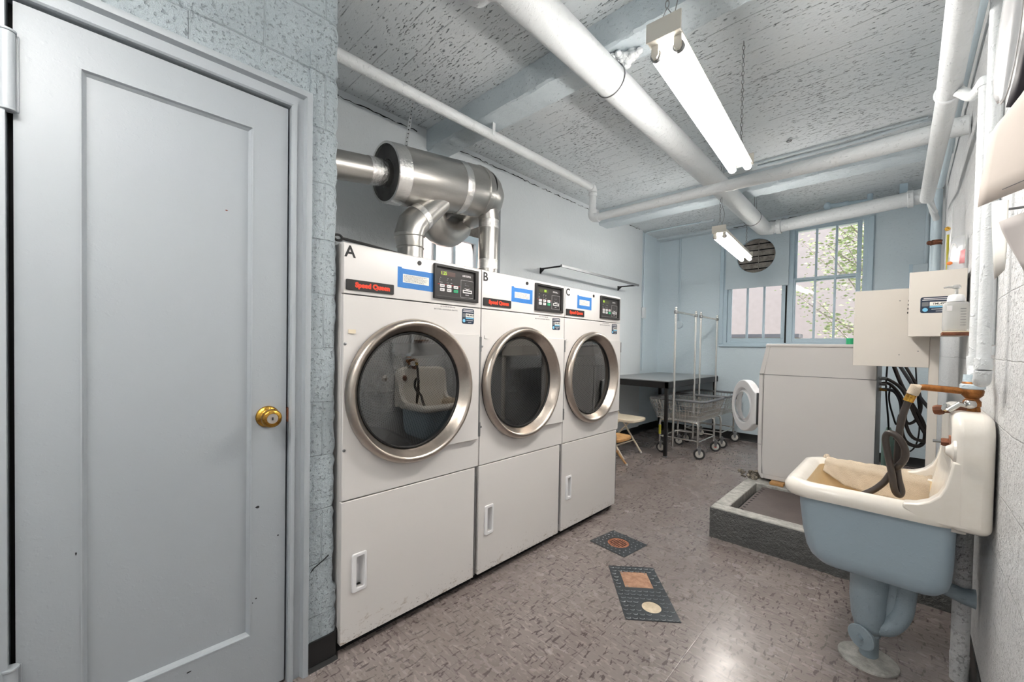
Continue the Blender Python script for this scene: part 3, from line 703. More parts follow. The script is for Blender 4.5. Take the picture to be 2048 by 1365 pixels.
c_ = at(1826, 530, 'y', YF - .05); d_ = at(1854, 606, 'y', YF - .05)
obj('junction_box', box(c_.x, d_.x, YF - .07, YF, d_.z - .3, c_.z), M['far'], t, bevel=.006)
obj('box_edge', box(c_.x - .03, c_.x, YF - .03, YF, d_.z - .3, c_.z + .01), M['frame'], t)

# pipes over the sink
t = thing('sink_supply_pipe', 'left one of the two white vertical pipes feeding the sink tap', 'pipe', (.165, 2.22, 1.4))
xx = .165
a_ = at(1949, 740, 'x', xx); y1 = a_.y
obj('pipe', tube([(xx, y1, 1.19), (xx, y1, 2.14)], .0155, 18), M['pipe'], t)
obj('elbow', tube(bend((xx, y1, 2.165), (0, 0, 1), (0, 1, 0), .03), .0195, 18), M['pipe'], t, ang=60)
obj('link_pipe', tube(smoothpath([(xx, y1 + .03, 2.165), (.150, 2.30, 2.20), (.118, 2.40, 2.275), (.10, 2.44, 2.30)], 5), .019, 14), M['pipe'], t)
coupling((xx, y1, 1.205), (0, 0, 1), .0200, .035, t, M['pipe'])
obj('lower_elbow', tube([(xx, y1, 1.20), (xx, y1 - .004, 1.175), (xx, y1 - .03, 1.155), (xx, y1 - .06, 1.15)], .0190, 18), M['pipe'], t, ang=60)
t = thing('sink_riser_pipe', 'right one of the two white vertical pipes, ending at the tap body above the sink', 'pipe', (.165, 2.0, 1.4))
b_ = at(1966, 740, 'x', xx); y2 = b_.y
obj('pipe', tube([(xx, y2, 1.19), (xx, y2, 2.9)], .0150, 18), M['pipe'], t)
coupling((xx, y2, 1.20), (0, 0, 1), .0195, .035, t, M['pipe'])
obj('lower_elbow', tube(bend((xx, y2, 1.145), (0, 0, -1), (0, 1, 0), .035), .0195, 18), M['pipe'], t, ang=60)
t = thing('painted_conduit', 'slim white conduit on the right wall just beside the sink pipes', 'conduit', (XR - .01, 1.93, 1.5))
c_ = at(1983, 690, 'x', XR - .008)
obj('conduit', tube([(XR - .008, c_.y, c_.z), (XR - .008, c_.y, 2.5)], .008, 10), M['pipe'], t)
coupling((XR - .008, c_.y, c_.z - .02), (0, 0, 1), .012, .03, t, M['pipe'])

# conduits on the left and far walls, ceiling conduit
t = thing('wall_conduit', 'painted conduit with a small box running down the left wall to the table', 'conduit', (XL2 + .02, 5.6, 1.8))
yy = 5.60; xw = XL + .012
pts = [(xw, yy, .92), (xw, yy, 2.86)] + bend((xw, yy, 2.925), (0, 0, 1), (1, 0, 0), .05)[2:] + [(xw + .5, yy + .03, 2.935), (-1.98, yy + .05, 2.935)]
obj('conduit', tube(pts, .010, 10), M['pipeblue'], t, ang=60)
obj('switch_box', box(xw - .01, xw + .03, yy - .035, yy + .035, 1.68, 1.84), M['plaster'], t, bevel=.006)
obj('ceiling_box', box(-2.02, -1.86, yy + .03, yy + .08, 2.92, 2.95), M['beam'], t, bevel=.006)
t = thing('outlet_conduit', 'pale blue conduit dropping down the far wall to a round outlet box', 'conduit', (-2.52, YF - .02, 2.2))
a_ = at(1358, 650, 'y', YF - .02)
obj('conduit', tube([(a_.x - .01, YF - .014, 2.93), (a_.x, YF - .014, a_.z + .05)], .013, 10), M['pipeblue'], t)
obj('round_box', lathe([(0, .045), (.050, .045), (.056, .040), (.058, 0), (0, 0)], (a_.x, YF, a_.z), (0, -1, 0), 28), M['far'], t)
t = thing('ceiling_conduit', 'thin painted conduit fixed across the ceiling behind the large strip light', 'conduit', (-.7, 3.7, 2.93))
a_ = at(1490, 333, 'z', 2.935); b_ = at(1856, 235, 'z', 2.935)
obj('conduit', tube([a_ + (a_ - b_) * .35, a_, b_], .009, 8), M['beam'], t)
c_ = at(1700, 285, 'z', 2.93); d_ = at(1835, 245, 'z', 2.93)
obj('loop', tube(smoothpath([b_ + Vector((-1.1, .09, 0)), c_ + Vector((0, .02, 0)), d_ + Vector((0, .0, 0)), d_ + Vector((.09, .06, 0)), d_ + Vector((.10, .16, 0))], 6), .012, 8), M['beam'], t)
q = at(1578, 284, 'z', 2.93); tag(obj('ceiling_ring', tube([q + Vector((math.cos(a) * .016, math.sin(a) * .016, .006)) for a in [2 * PI * k / 16 for k in range(16)]], .004, 6, closed=True), M['zinc']), 'small painted ring set in the ceiling right of the large strip light', 'ring')
t = thing('cleanout_pipe', 'short painted fitting with a round cap above the right-hand window', 'pipe', (-.6, 6.0, 2.85))
a_ = at(1655, 413, 'y', 5.75); b_ = at(1740, 402, 'y', 5.75); c_ = at(1815, 398, 'y', 5.75)
obj('pipe', tube([a_, b_], .024, 14), M['frame'], t); obj('cap', ball(a_, .045, sc=(.8, 1, 1)), M['frame'], t)
coupling(a_.lerp(b_, .45), b_ - a_, .032, .04, t, M['frame'])
obj('clamp', tube([b_ + Vector((0, 0, .07)), b_ + Vector((0, -.02, -.07))], .025, 12), M['frame'], t)
obj('bracket', box(b_.x + .1, c_.x, 5.73, 5.77, b_.z - .03, b_.z - .01), M['frame'], t)
obj('bracket_plate', box(c_.x - .06, c_.x, 5.70, 5.80, c_.z - .06, ZC - .001), M['frame'], t)

# ------------------------------------------------------------ exhaust ducts over the dryers
t = thing('exhaust_duct', 'large silver round duct with taped joints over dryers A and B', 'duct', (-2.25, 1.5, 2.27))
a0, a1 = Vector((-2.25, .362, 2.125)), Vector((-2.25, 1.22, 2.245))
dx = (Vector((-2.25, 1.98, 2.345)) - Vector((-2.25, 1.20, 2.245))).normalized()
obj('inlet_pipe', tube([a0, a1], .077, 36), M['duct'], t)
obj('tape_band', lathe([(.0775, -.05), (.0785, -.045), (.0785, .045), (.0775, .05)], a1 - dx * .08, dx, 36), M['foil'], t)
Dc = Vector((-2.25, 1.205, 2.247)); R_ = .172
obj('trunk', lathe([(R_ - .006, .0), (R_, .0), (R_, .74), (R_ - .01, .765)], Dc, dx, 56), M['duct'], t, ang=60)
obj('end_board', lathe([(.078, .012), (R_ - .012, .012), (R_ - .012, .05)], Dc, dx, 56), M['insul'], t)
obj('end_rim', lathe([(R_ - .014, .012), (R_ - .012, -.002), (R_ + .002, -.002), (R_ + .003, .085), (R_, .086)], Dc, dx, 56), M['foil'], t)
obj('tape_band', lathe([(R_ + .0005, .50), (R_ + .0015, .503), (R_ + .0015, .555), (R_ + .0005, .558)], Dc, dx, 56), M['foil'], t)
obj('seam_ring', lathe([(R_, .70), (R_ + .004, .703), (R_ + .004, .709), (R_, .712)], Dc, dx, 56), M['duct'], t)
e = Dc + dx * .74
bend_pts = [e, e + dx * .06 + Vector((-.02, 0, -.02)), e + dx * .09 + Vector((-.09, 0, -.06)), e + dx * .09 + Vector((-.22, 0, -.07)), Vector((-2.72, 2.10, 2.31)), Vector((-2.97, 2.10, 2.32))]
obj('end_elbow', tube(smoothpath(bend_pts, 3), [.165, .163, .16, .155, .15, .148] + [.14] * 10, 40), M['duct'], t, ang=25)
# elbow curling back to the window
p = smoothpath([Dc + dx * .38 + Vector((-.1, 0, -.12)), Vector((-2.42, 1.68, 2.07)), Vector((-2.5, 1.86, 2.07)), Vector((-2.55, 2.0, 2.16))], 4)
obj('rear_elbow', tube(p, .10, 32), M['duct'], t, ang=20)
# riser from dryer A
xa, ya = -2.23, 1.37
obj('riser', tube([(xa, ya, 1.618), (xa, ya, 1.83)], .078, 32), M['duct'], t)
el = [Vector((xa, ya, 1.83)), Vector((xa, ya - .012, 1.90)), Vector((xa, ya + .01, 1.97)), Vector((xa, ya + .09, 2.06)), Vector((xa, ya + .21, 2.18))]
obj('riser_elbow', tube(el, [.080, .090, .092, .088, .084], 32), M['duct'], t, ang=18)
for k, z in enumerate((1.83, 1.895)): obj('seam_ring', lathe([(.08 + .01 * k, -.003), (.086 + .01 * k, 0), (.08 + .01 * k, .003)], (xa, ya - .006 * k, z), (0, -.1 * k, 1), 32), M['duct'], t)
obj('tape_band', tube([(xa + .001, ya + .045, 2.015), (xa + .001, ya + .075, 2.045)], [.0925, .0915], 32), M['foil'], t)
# riser from dryer B
xb, yb = -2.23, 2.02
obj('riser', tube([(xb, yb, 1.618), (xb, yb, 1.80), (xb, yb + .005, 2.17)], .073, 32), M['duct'], t)
obj('tape_band', tube([(xb, yb, 1.79), (xb, yb + .002, 1.86)], .0745, 32), M['foil'], t)
obj('tape_band', tube([(xb, yb + .004, 2.09), (xb, yb + .005, 2.15)], .0745, 32), M['foil'], t)
obj('riser_elbow', tube([(xb, yb + .005, 2.15), (xb, yb - .005, 2.21), (xb, yb - .04, 2.27), (xb, yb - .12, 2.31)], [.074, .076, .076, .074], 28), M['duct'], t, ang=20)
# ------------------------------------------------------------ dryers
DW, DEL = .711, .0098
def lines(name, u0, u1, z0, z1, n, x, parent, mat, h=.0016):
    "rows of small print too fine to read"
    bm = B()
    for k in range(n):
        z = z1 - (z1 - z0) * (k + .5) / n; u = u0; end = u1 - (rnd.uniform(0, .25) * (u1 - u0) if k == n - 1 else rnd.uniform(0, .03))
        while u < end - .003:
            w = rnd.uniform(.003, .010); box(x, x + .0003, u, min(u + w, end), z - h / 2, z + h / 2, bm); u += w + .0022
    return obj(name, bm, mat, parent, smooth=False)
def service_label(parent, x, u0, z0, w, h, code, face='x'):
    "dark label with a white code field, blue band and round emblem"
    def bx(a, b, c, d, dep, mat, name, par):
        if face == 'x': bm = poly(rrect(u0 + a * w, u0 + b * w, z0 + c * h, z0 + d * h, min((b - a) * w, (d - c) * h) * .12), 'x', x, x + dep)
        else: bm = poly(rrect(u0 + a * w, u0 + b * w, z0 + c * h, z0 + d * h, min((b - a) * w, (d - c) * h) * .12), 'y', x - dep, x)
        return obj(name, bm, mat, par, smooth=False)
    s = bx(0, 1, 0, 1, .0008, M['navy'], 'service_label', parent)
    f = (1 if face == 'x' else -1)
    bx(.30, .97, .44, .68, .0012, M['paper'], 'code_field', s); bx(.30, .97, .33, .42, .0012, M['cyan'], 'blue_band', s)
    bx(.05, .27, .42, .68, .0012, M['greyink'], 'grey_square', s)
    c = (u0 + .16 * w, z0 + .20 * h); rr = .11 * min(w, h * 1.1)
    if face == 'x':
        obj('emblem', lathe([(0, .0014), (rr, .0014), (rr, 0)], (x, c[0], c[1]), (1, 0, 0), 20), M['cyan'], s)
        text('code_text', code, h * .17, M['ink'], s, (x + .0012, u0 + .635 * w, z0 + .56 * h), (0, 1, 0), bold=.0002, align='CENTER')
    else:
        obj('emblem', lathe([(0, .0014), (rr, .0014), (rr, 0)], (c[0], x, c[1]), (0, -1, 0), 20), M['cyan'], s)
        text('code_text', code, h * .17, M['ink'], s, (u0 + .635 * w, x - .0012, z0 + .56 * h), (1, 0, 0), bold=.0002, align='CENTER')
    for (a, b, c_, d) in ((.10, .9, .885, .925), (.06, .94, .79, .83), (.36, .90, .215, .25), (.5, .78, .09, .12)):
        bx(a, b, c_, d, .0012, M['key'], 'print_line', s)
    return s
def dryer(i, letter, tp, hole, code, digits, where):
    y0 = .664 + DW * i; x0 = -1.555 - DEL * DW * i
    t = thing('tumble_dryer', 'white tumble dryer marked %s, %s' % (letter, where), 'dryer', (x0, y0, 0), DEL, 'tumble dryers in a row', True)
    w = DW - .003
    cu, cz = .318, 1.027; X0, X1 = -.022, 0.
    bm = box(-1.02, X0, .003, .02, .045, 1.615)
    box(-1.02, X0, w - .02, w, .045, 1.615, bm); box(-1.02, X0, .003, w, 1.598, 1.6175, bm); box(-1.02, -1.0, .003, w, .045, 1.615, bm); box(-1.02, X0, .003, w, .045, .07, bm)
    obj('cabinet', bm, M['white'], t, bevel=.002)
    obj('plinth', box(-1.0, -.045, .006, w - .004, 0, .05), M['dark'], t)
    obj('front_panel', plate_hole((.003, w, .613, 1.4175), circ(cu, cz, .262, 64), 'x', X0, X1), M['white'], t, bevel=.003)
    obj('fascia', poly([(X0 - .01, 1.422), (X1, 1.422), (X1, 1.605), (X1 - .004, 1.615), (X1 - .012, 1.6195), (X0 - .03, 1.6195), (X0 - .03, 1.422)], 'y', .003, w), M['white'], t, bevel=.0015)
    # lower access panel with its grip
    hy0, hy1, hz0, hz1 = .045, .108, .238, .392
    lp = obj('access_panel', plate_hole((.003, w - .022, .045, .609), rrect(hy0 + .016, hy1 - .008, hz0 + .012, hz1 - .012, .006, 3), 'x', X0, X1), M['whited'], t, bevel=.003)
    inner = rrect(hy0 + .018, hy1 - .010, hz0 + .014, hz1 - .014, .006, 3); outr = rrect(hy0, hy1, hz0, hz1, .008, 3)
    bm = plate_hole((0, 1, 0, 1), inner, 'x', -.001, .009, outer=outr)
    for v in bm.verts:
        if v.co.x > .005: v.co.x -= (v.co.y - hy0) / (hy1 - hy0) * .004
    hd = obj('grip', bm, M['handle'], lp, bevel=.002)
    obj('recess', poly([(-.001, hy0 + .018), (-.03, hy0 + .022), (-.034, hy1 - .014), (-.001, hy1 - .010), (-.001, hy1 - .004), (-.04, hy1 - .004), (-.04, hy0 + .012), (-.001, hy0 + .012)], 'z', hz0 + .012, hz1 - .012), M['handle'], lp)
    bm = box(-.02, -.012, w - .021, w - .004, .045, .613); cyl((-.006, w - .013, .10), (-.006, w - .013, .565), .004, 10, bm)
    obj('side_hinge', bm, M['zinc'], t)
    # drum
    obj('tumbler', lathe([(.262, 0), (.262, -.05), (.30, -.055), (.30, -.56), (.0, -.575)], (0, cu, cz), (1, 0, 0), 72, uv=True, flip=True), M['perf'], t)
    obj('drum_collar', lathe([(.263, .001), (.2605, .0), (.2585, -.048), (.262, -.052)], (0, cu, cz), (1, 0, 0), 64), M['black'], t)
    for k in range(3):
        a = 2.75 + k * 2 * PI / 3; bm = B(); rows = []
        for j in range(9):
            s = j / 8; h = .045 + .03 * math.sin(s * PI); c = Vector((-.06 - s * .48, cu + math.cos(a) * .298, cz + math.sin(a) * .298)); n_ = Vector((0, -math.cos(a), -math.sin(a))); tt = Vector((0, -math.sin(a), math.cos(a)))
            rows.append([bm.verts.new(c + tt * .035), bm.verts.new(c + n_ * h + tt * .008), bm.verts.new(c + n_ * h - tt * .008), bm.verts.new(c - tt * .035)])
        for p_, q_ in zip(rows, rows[1:]):
            for m_ in range(3): bm.faces.new((p_[m_], q_[m_], q_[m_ + 1], p_[m_ + 1]))
        obj('baffle', bm, M['galv'], t)
    # door
    dl = obj('door_leaf', poly([(.686, .757), (.686, 1.285)] + [(cu + .292 * math.cos(a), cz + .292 * math.sin(a)) for a in [math.radians(62 - 129 * k / 24) for k in range(25)]], 'x', .004, .020), M['white'], t, bevel=.003)
    bm = box(.002, .018, .688, .702, 1.20, 1.275); box(.002, .018, .688, .702, .77, .84, bm); cyl((.012, .694, .78), (.012, .694, 1.27), .0045, 10, bm)
    obj('hinge', bm, M['zinc'], dl)
    prof = [(.300, .004), (.3115, .010), (.3135, .022), (.311, .034), (.303, .045), (.294, .0495), (.288, .048), (.282, .040), (.272, .022), (.262, .006), (.255, -.004)]
    rg = obj('door_ring', lathe(prof, (0, cu, cz), (1, 0, 0), 96), M['ring'], t, ang=50)
    obj('seal', lathe([(.292, .001), (.3085, .001), (.3090, .012), (.301, .014)], (0, cu, cz), (1, 0, 0), 72), M['rubber'], rg)
    obj('glass_seal', lathe([(.2562, -.006), (.2555, .0015), (.249, .003), (.2465, -.001), (.2465, -.012)], (0, cu, cz), (1, 0, 0), 72), M['rubber'], rg)
    gp = [(.2475, .0)] + [(.2475 * math.cos(a), -.006 + .010 * math.sin(a)) for a in [PI / 2 * k / 8 for k in range(1, 8)]] + [(0, .004)]
    obj('door_glass', lathe([(.2475, -.004), (.2, -.0035), (.15, -.0032), (.1, -.003), (0, -.003)], (0, cu, cz), (1, 0, 0), 72), M['dglass'], rg)
    # name badge
    bd = obj('name_badge', poly(rrect(.010, .214, 1.436, 1.477, .004), 'x', 0, .006), M['black'], t, bevel=.0015)
    text('badge_text', 'Speed Queen', .0265, M['red'], bd, (.0062, .120, 1.4570), (0, 1, 0), bold=.0017, align='CENTER', sx=1.02)
    text('letter', letter, .062, M['ink'], t, (.0004, .008 if letter != 'A' else .006, 1.582), (0, 1, 0), bold=.0012)
    obj('lock_button', lathe([(0, .004), (.009, .004), (.0098, .002), (.0098, 0)], (0, hole, 1.590), (1, 0, 0), 20), M['black'], t)
    # taped notice
    u0, u1, z0, z1 = tp
    tn = obj('painter_tape', poly([(u0, z0 + .002), (u1, z0), (u1, z1 - .001), (u0 + .02, z1 - .002), (u0 + .019, z1 + .004), (u0, z1 + .003)], 'x', 0, .0006), M['tape'], t, smooth=False)
    m_ = .025; obj('notice', box(.0006, .0010, u0 + m_, u1 - m_, z0 + m_, z1 - m_), M['paper'], tn)
    lines('small_print', u0 + m_ + .004, u1 - m_ - .004, z0 + m_ + .003, z1 - m_ - .003, 6, .0011, tn, M['greyink'])
    # console
    a0, a1, b0, b1 = .414, .681, 1.443, 1.602
    cs = obj('console', plate_hole((a0, a1, b0, b1), [(a0 + .012, b0 + .014), (a1 - .022, b0 + .014), (a1 - .022, b1 - .012), (a0 + .012, b1 - .012)], 'x', -.002, .013), M['black'], t, bevel=.002)
    obj('console_face', box(-.002, .002, a0 + .01, a1 - .018, b0 + .012, b1 - .010), M['blackface'], cs)
    xf = .002
    obj('display', box(xf, xf + .001, a0 + .038, a0 + .125, 1.553, 1.574), M['display'] if letter == 'A' else M['displaydark'], cs)
    text('digits', digits[0], .0215, M['led'], cs, (xf + .0012, a0 + digits[1], 1.5635), (0, 1, 0), bold=.0001, sx=.95)
    for k in range(3): obj('indicator', lathe([(0, .001), (.0016, .001), (.0016, 0)], (xf, a0 + (.04, .082, .102)[k], 1.543 - .002 * k), (1, 0, 0), 8), M['key'], cs)
    for k, (p, q) in enumerate(((.033, .054), (.076, .091), (.098, .110))): lines('indicator_print', a0 + p, a0 + q, 1.518, 1.537, 3, xf, cs, M['key'], .0012)
    obj('red_stripe', box(xf, xf + .0006, a0 + .024, a0 + .155, 1.5105, 1.5125), M['redline'], cs)
    for r in range(2):
        for c in range(3):
            uu = a0 + .036 + c * .040; zz = 1.480 + (1 - r) * .0185
            k_ = obj('key', poly(rrect(uu, uu + .026, zz, zz + .014, .002), 'x', xf, xf + .0025), M['green'] if (r, c) == (1, 2) else M['key'], cs)
            lines('key_print', uu + .004, uu + .022, zz + .004, zz + .010, 1, xf + .0026, k_, M['greyink'], .003)
    bm = B(); e = .0009
    for p in ((.160, .238, 1.4625, 1.4625 + e), (.160, .238, 1.5455, 1.5455 + e), (.160, .160 + e, 1.4625, 1.5464), (.238, .238 + e, 1.4625, 1.5464)): box(xf, xf + .0006, a0 + p[0], a0 + p[1], p[2], p[3], bm)
    obj('card_outline', bm, M['key'], cs, smooth=False)
    bm = plate_hole((a0 + .172, a0 + .228, 1.484, 1.500), [(a0 + .176, 1.489), (a0 + .224, 1.489), (a0 + .224, 1.495), (a0 + .176, 1.495)], 'x', xf, xf + .004)
    obj('coin_slot', bm, M['key'], cs); obj('slot_gap', box(xf, xf + .001, a0 + .176, a0 + .224, 1.489, 1.495), M['dark'], cs)
    obj('arrow', poly([(a0 + .178, 1.510), (a0 + .200, 1.505), (a0 + .222, 1.510), (a0 + .200, 1.5015)], 'x', xf, xf + .0008), M['key'], cs, smooth=False)
    lines('slot_print', a0 + .19, a0 + .212, 1.472, 1.480, 1, xf, cs, M['key'], .004); lines('panel_print', a0 + .185, a0 + .213, 1.520, 1.534, 3, xf, cs, M['greyink'], .002)
    lines('heading_print', a0 + .170, a0 + .232, 1.562, 1.572, 2, xf, cs, M['key'], .003)
    # price lettering, label, hinges, screws
    text('price_text', '$1.25 FOR 30 MINUTES', .0085, M['greyink'], t, (.0003, .500, 1.4095), (0, 1, 0), align='CENTER', depth=.0002)
    text('price_text', '$0.25 FOR 6 ADDITIONAL MINUTES', .0085, M['greyink'], t, (.0003, .490, 1.3955), (0, 1, 0), align='CENTER', depth=.0002)
    service_label(t, 0, .586, 1.336, .076, .074, code)
    obj('stop_block', poly(rrect(.022, .051, 1.267, 1.283, .002), 'x', 0, .004), M['beige'] if letter == 'A' else M['white'], t)
    for z in (1.226, .812): obj('screw', lathe([(0, .003), (.004, .003), (.006, .0015), (.006, 0)], (0, .010, z), (1, 0, 0), 12), M['zinc'], t)
    return t
dryer(0, 'A', (.233, .416, 1.470, 1.556), .340, 'TML4954', ('1.25', .040), 'nearest the painted door')
dryer(1, 'B', (.220, .396, 1.474, 1.557), .346, 'TML4953', ('88', .085), 'in the middle of the row of three')
dryer(2, 'C', (.135, .306, 1.488, 1.574), .330, 'TML4952', ('88', .038), 'at the far end of the row beside the table')
t = thing('pry_bar', 'black metal bar with an eye lying along the top front edge of dryer A', 'bar', (-1.60, .67, 1.64))
obj('rod', tube([(-1.60, .675, 1.640), (-1.605, .76, 1.637), (-1.62, 1.0, 1.627)], [.006, .006, .004], 8), M['rubber'], t)
obj('eye', tube([(-1.600 + .0, .662 + .016 * math.cos(a), 1.640 + .011 * math.sin(a)) for a in [2 * PI * k / 16 for k in range(16)]], .005, 8, closed=True), M['rubber'], t)

# ------------------------------------------------------------ bracket frame, table, chairs
t = thing('shelf_bracket', 'black metal shelf frame without its shelf on the left wall over dryer C', 'bracket', (XL, 4.0, 2.03))
zb = 2.055; A_ = at(1082, 547, 'x', XL + .01); D_ = at(1237, 576, 'x', XL + .01); F1, F2 = at(1130, 534, 'z', zb), at(1280, 569, 'z', zb)
F1.x = F2.x = -2.53
for w_, f_ in ((A_, F1), (D_, F2)):
    w_ = Vector((XL, w_.y, zb)); f_ = Vector((f_.x, w_.y + .02, zb))
    bm = tube([w_, f_], .009, 8); box(XL, XL + .008, w_.y - .01, w_.y + .01, zb - .05, zb + .012, bm)
    bm2 = poly([(XL, zb), (XL + .07, zb), (XL, zb - .05)], 'y', w_.y - .003, w_.y + .003, bm); obj('arm', bm2, M['tableblack'], t)
bm = box(-2.535, -2.515, A_.y - .0, D_.y + .04, zb - .012, zb + .012); obj('front_rail', bm, M['zinc'], t)

t = thing('folding_table', 'black steel work table with a grey top standing in the far left corner', 'table', (-2.36, 5.35, 0))
tx0, tx1, ty0, ty1, tz = -2.795, -1.93, 4.50, 6.20, .872
obj('table_top', box(tx0, tx1, ty0, ty1, tz - .012, tz), M['tabletop'], t, bevel=.003)
bm = wall_with_opening('z', 0, 0, 0, 0, 0, 0, 0, 0, 0, 0) if False else B()
for p in ((tx0, tx1, ty0, ty0 + .03), (tx0, tx1, ty1 - .03, ty1), (tx0, tx0 + .03, ty0, ty1), (tx1 - .03, tx1, ty0, ty1)): box(*p, tz - .082, tz - .012, bm)
obj('apron', bm, M['tableblack'], t, smooth=False)
for x, y in ((tx0 + .02, ty0 + .03), (tx1 - .045, ty0 + .03), (tx0 + .02, ty1 - .06), (tx1 - .045, ty1 - .06)):
    l = obj('leg', box(x, x + .036, y, y + .036, .01, tz - .02), M['tableblack'], t, bevel=.002); obj('foot_cap', box(x - .002, x + .038, y - .002, y + .038, 0, .012), M['zinc'], l)
obj('hook_plate', box(tx1, tx1 + .004, 5.35, 5.52, tz - .075, tz - .02), M['greyink'], t)

def folding_chair(name, label, loc, rz, mat, h=.44, w=.42, group=None):
    t = thing(name, label, 'chair', loc, rz, group, True)      # local: sits facing +x, width along y
    for s in (-1, 1):
        y = s * w / 2
        f = obj('front_leg_tube', tube(smoothpath([(-.34, y * .93, h + .36), (-.30, y * .95, h + .22), (-.19, y, h - .02), (.10, y, .012)], 5), .011, 12), mat, t)
        obj('foot', cyl((.098, y, .02), (.104, y, 0), .0135, 12), M['hub'], f)
        r = obj('rear_leg_tube', tube([(.02, y * .86, h - .03), (-.36, y * .86, .012)], .010, 12), mat, t); obj('foot', cyl((-.358, y * .86, .02), (-.362, y * .86, 0), .0125, 12), M['hub'], r)
    pts = [(-.20, -w / 2 + .03), (.14, -w / 2 + .035), (.185, -w / 2 + .07), (.20, -.05), (.20, .05), (.185, w / 2 - .07), (.14, w / 2 - .035), (-.20, w / 2 - .03), (-.225, w / 2 - .07), (-.225, -w / 2 + .07)]
    obj('seat', poly(pts, 'z', h - .035, h), mat, t, bevel=.008, seg=3)
    obj('backrest', xform(poly(rrect(-w / 2 + .01, w / 2 - .01, -.085, .085, .03), 'x', -.008, .008), Matrix.Translation((-.335, 0, h + .27)) @ Matrix.Rotation(-.28, 4, 'Y')), mat, t, bevel=.004)
    obj('crossbar', cyl((.0, -w / 2, .135), (.0, w / 2, .135), .008, 10), mat, t); obj('crossbar', cyl((-.25, -w * .43, .13), (-.25, w * .43, .13), .008, 10), mat, t)
    return t
folding_chair('folding_chair', 'beige metal folding chair between dryer C and the black table', (-2.335, 4.30, 0), 0, M['beige'])
folding_chair('wooden_folding_stool', 'honey-coloured wooden folding seat, lower one in front of the beige chair', (-2.19, 3.70, 0), 0, M['wood'], .34, .40)

# ------------------------------------------------------------ laundry carts
def cart(label, loc, tagcol=None, red=False):
    t = thing('laundry_cart', label, 'cart', loc, 0, 'wire laundry carts', True)
    def loop(x0, x1, y0, y1, z, r): return [Vector((x, y, z)) for x, y in rrect(x0, x1, y0, y1, r, 4)]
    top = (-.31, .31, -.37, .33, .655); bot = (-.24, .24, -.30, .32, .425)
    obj('rim_bumper', tube(loop(*top, .05), .014, 10, closed=True), M['bumper'], t)
    bm = tube(loop(*bot, .03), .004, 6, closed=True)
    for s in (.25, .5, .75): tube(loop(*[b + (a - b) * s for a, b in zip(top, bot)], .04), .003, 5, bm, closed=True)
    for k in range(17):
        s = k / 16
        for e in (0, 1):
            yt, yb = top[2 + e], bot[2 + e]; tube([(top[0] + (top[1] - top[0]) * s, yt, .65), (bot[0] + (bot[1] - bot[0]) * s, yb, .425)], .0030, 5, bm)
    for k in range(21):
        s = k / 20
        for e in (0, 1):
            tube([(top[e], top[2] + (top[3] - top[2]) * s, .65), (bot[e], bot[2] + (bot[3] - bot[2]) * s, .425)], .0030, 5, bm)
        y = bot[2] + (bot[3] - bot[2]) * s; tube([(bot[0], y, .425), (bot[1], y, .425)], .0032, 5, bm)
    for x in (-.16, -.08, 0, .08, .16): tube([(x, bot[2], .42), (x, bot[3], .42)], .003, 5, bm)
    obj('wire_basket', bm, M['chrome'], t)
    for s in (-1, 1):       # bent tube at each end: legs
        y = s * .265
        pts = [(-.22, y, .125)] + smoothpath([(-.22, y, .30), (-.215, y, .375), (-.17, y, .405), (.17, y, .405), (.215, y, .375), (.22, y, .30)], 4) + [(.22, y, .125)]
        obj('frame_hoop', tube(pts, .0125, 12), M['chrome'], t)
    for s in (-1, 1): obj('side_rail', cyl((s * .22, -.265, .19), (s * .22, .265, .19), .0085, 10), M['chrome'], t)
    for s in (-1, 1): obj('end_rail', cyl((-.22, s * .265, .20), (.22, s * .265, .20), .0085, 10), M['chrome'], t)
    for sx in (-1, 1):
        for sy in (-1, 1):
            a = rnd.uniform(-.5, .5); c = Vector((sx * .22 + .02, sy * .265, .0625))
            R = Matrix.Translation(c) @ Matrix.Rotation(a, 4, 'Z')
            w_ = obj('caster', xform(tube([(math.cos(q) * .050, 0, math.sin(q) * .050) for q in [2 * PI * k / 24 for k in range(24)]], .012, 10, closed=True), R), M['tyre'], t)
            obj('wheel', xform(lathe([(0, -.010), (.02, -.011), (.040, -.008), (.042, 0), (.040, .008), (.02, .011), (0, .010)], (0, 0, 0), (0, 1, 0), 24), R), M['hub'] if not (red and sx > 0 and sy > 0) else M['hub'], w_)
            bm = poly([(-.022, .068), (.022, .068), (.008, -.006), (-.008, -.006)], 'y', -.017, -.014); poly([(-.022, .068), (.022, .068), (.008, -.006), (-.008, -.006)], 'y', .014, .017, bm)
            box(-.026, .026, -.018, .018, .064, .069, bm); cyl((0, 0, .066), (0, 0, .085), .012, 12, bm); obj('fork', xform(bm, R), M['zinc'], w_)
            if red and sx > 0 and sy > 0: obj('red_sticker', xform(lathe([(0, -.0125), (.014, -.0125), (.014, -.010)], (0, 0, 0), (0, 1, 0), 16), R), M['red'], w_)
    for y in (-.415, .19):
        p = obj('pole', tube([(.0, y, .13), (.0, y, 1.69)], .0125, 12), M['chrome'], t)
        obj('pole_cap', ball((0, y, 1.70), .014, seg=10), M['chrome'], p)
        obj('clamp', lathe([(.014, -.02), (.022, -.015), (.022, .015), (.014, .02)], (0, y, 1.655), (0, 0, 1), 14), M['zinc'], p)
        obj('pole_stay', cyl((-.22, y if y > 0 else -.265, .2), (.0, y, .2), .007, 8), M['chrome'], p)
    obj('hanging_bar', cyl((0, -.415, 1.655), (0, .19, 1.655), .012, 12), M['steel'], t)
    if tagcol: obj('yellow_tape', cyl((-.22, -.265, .22), (-.22, -.265, .33), .0145, 12), M['yellow'], t)
    return t
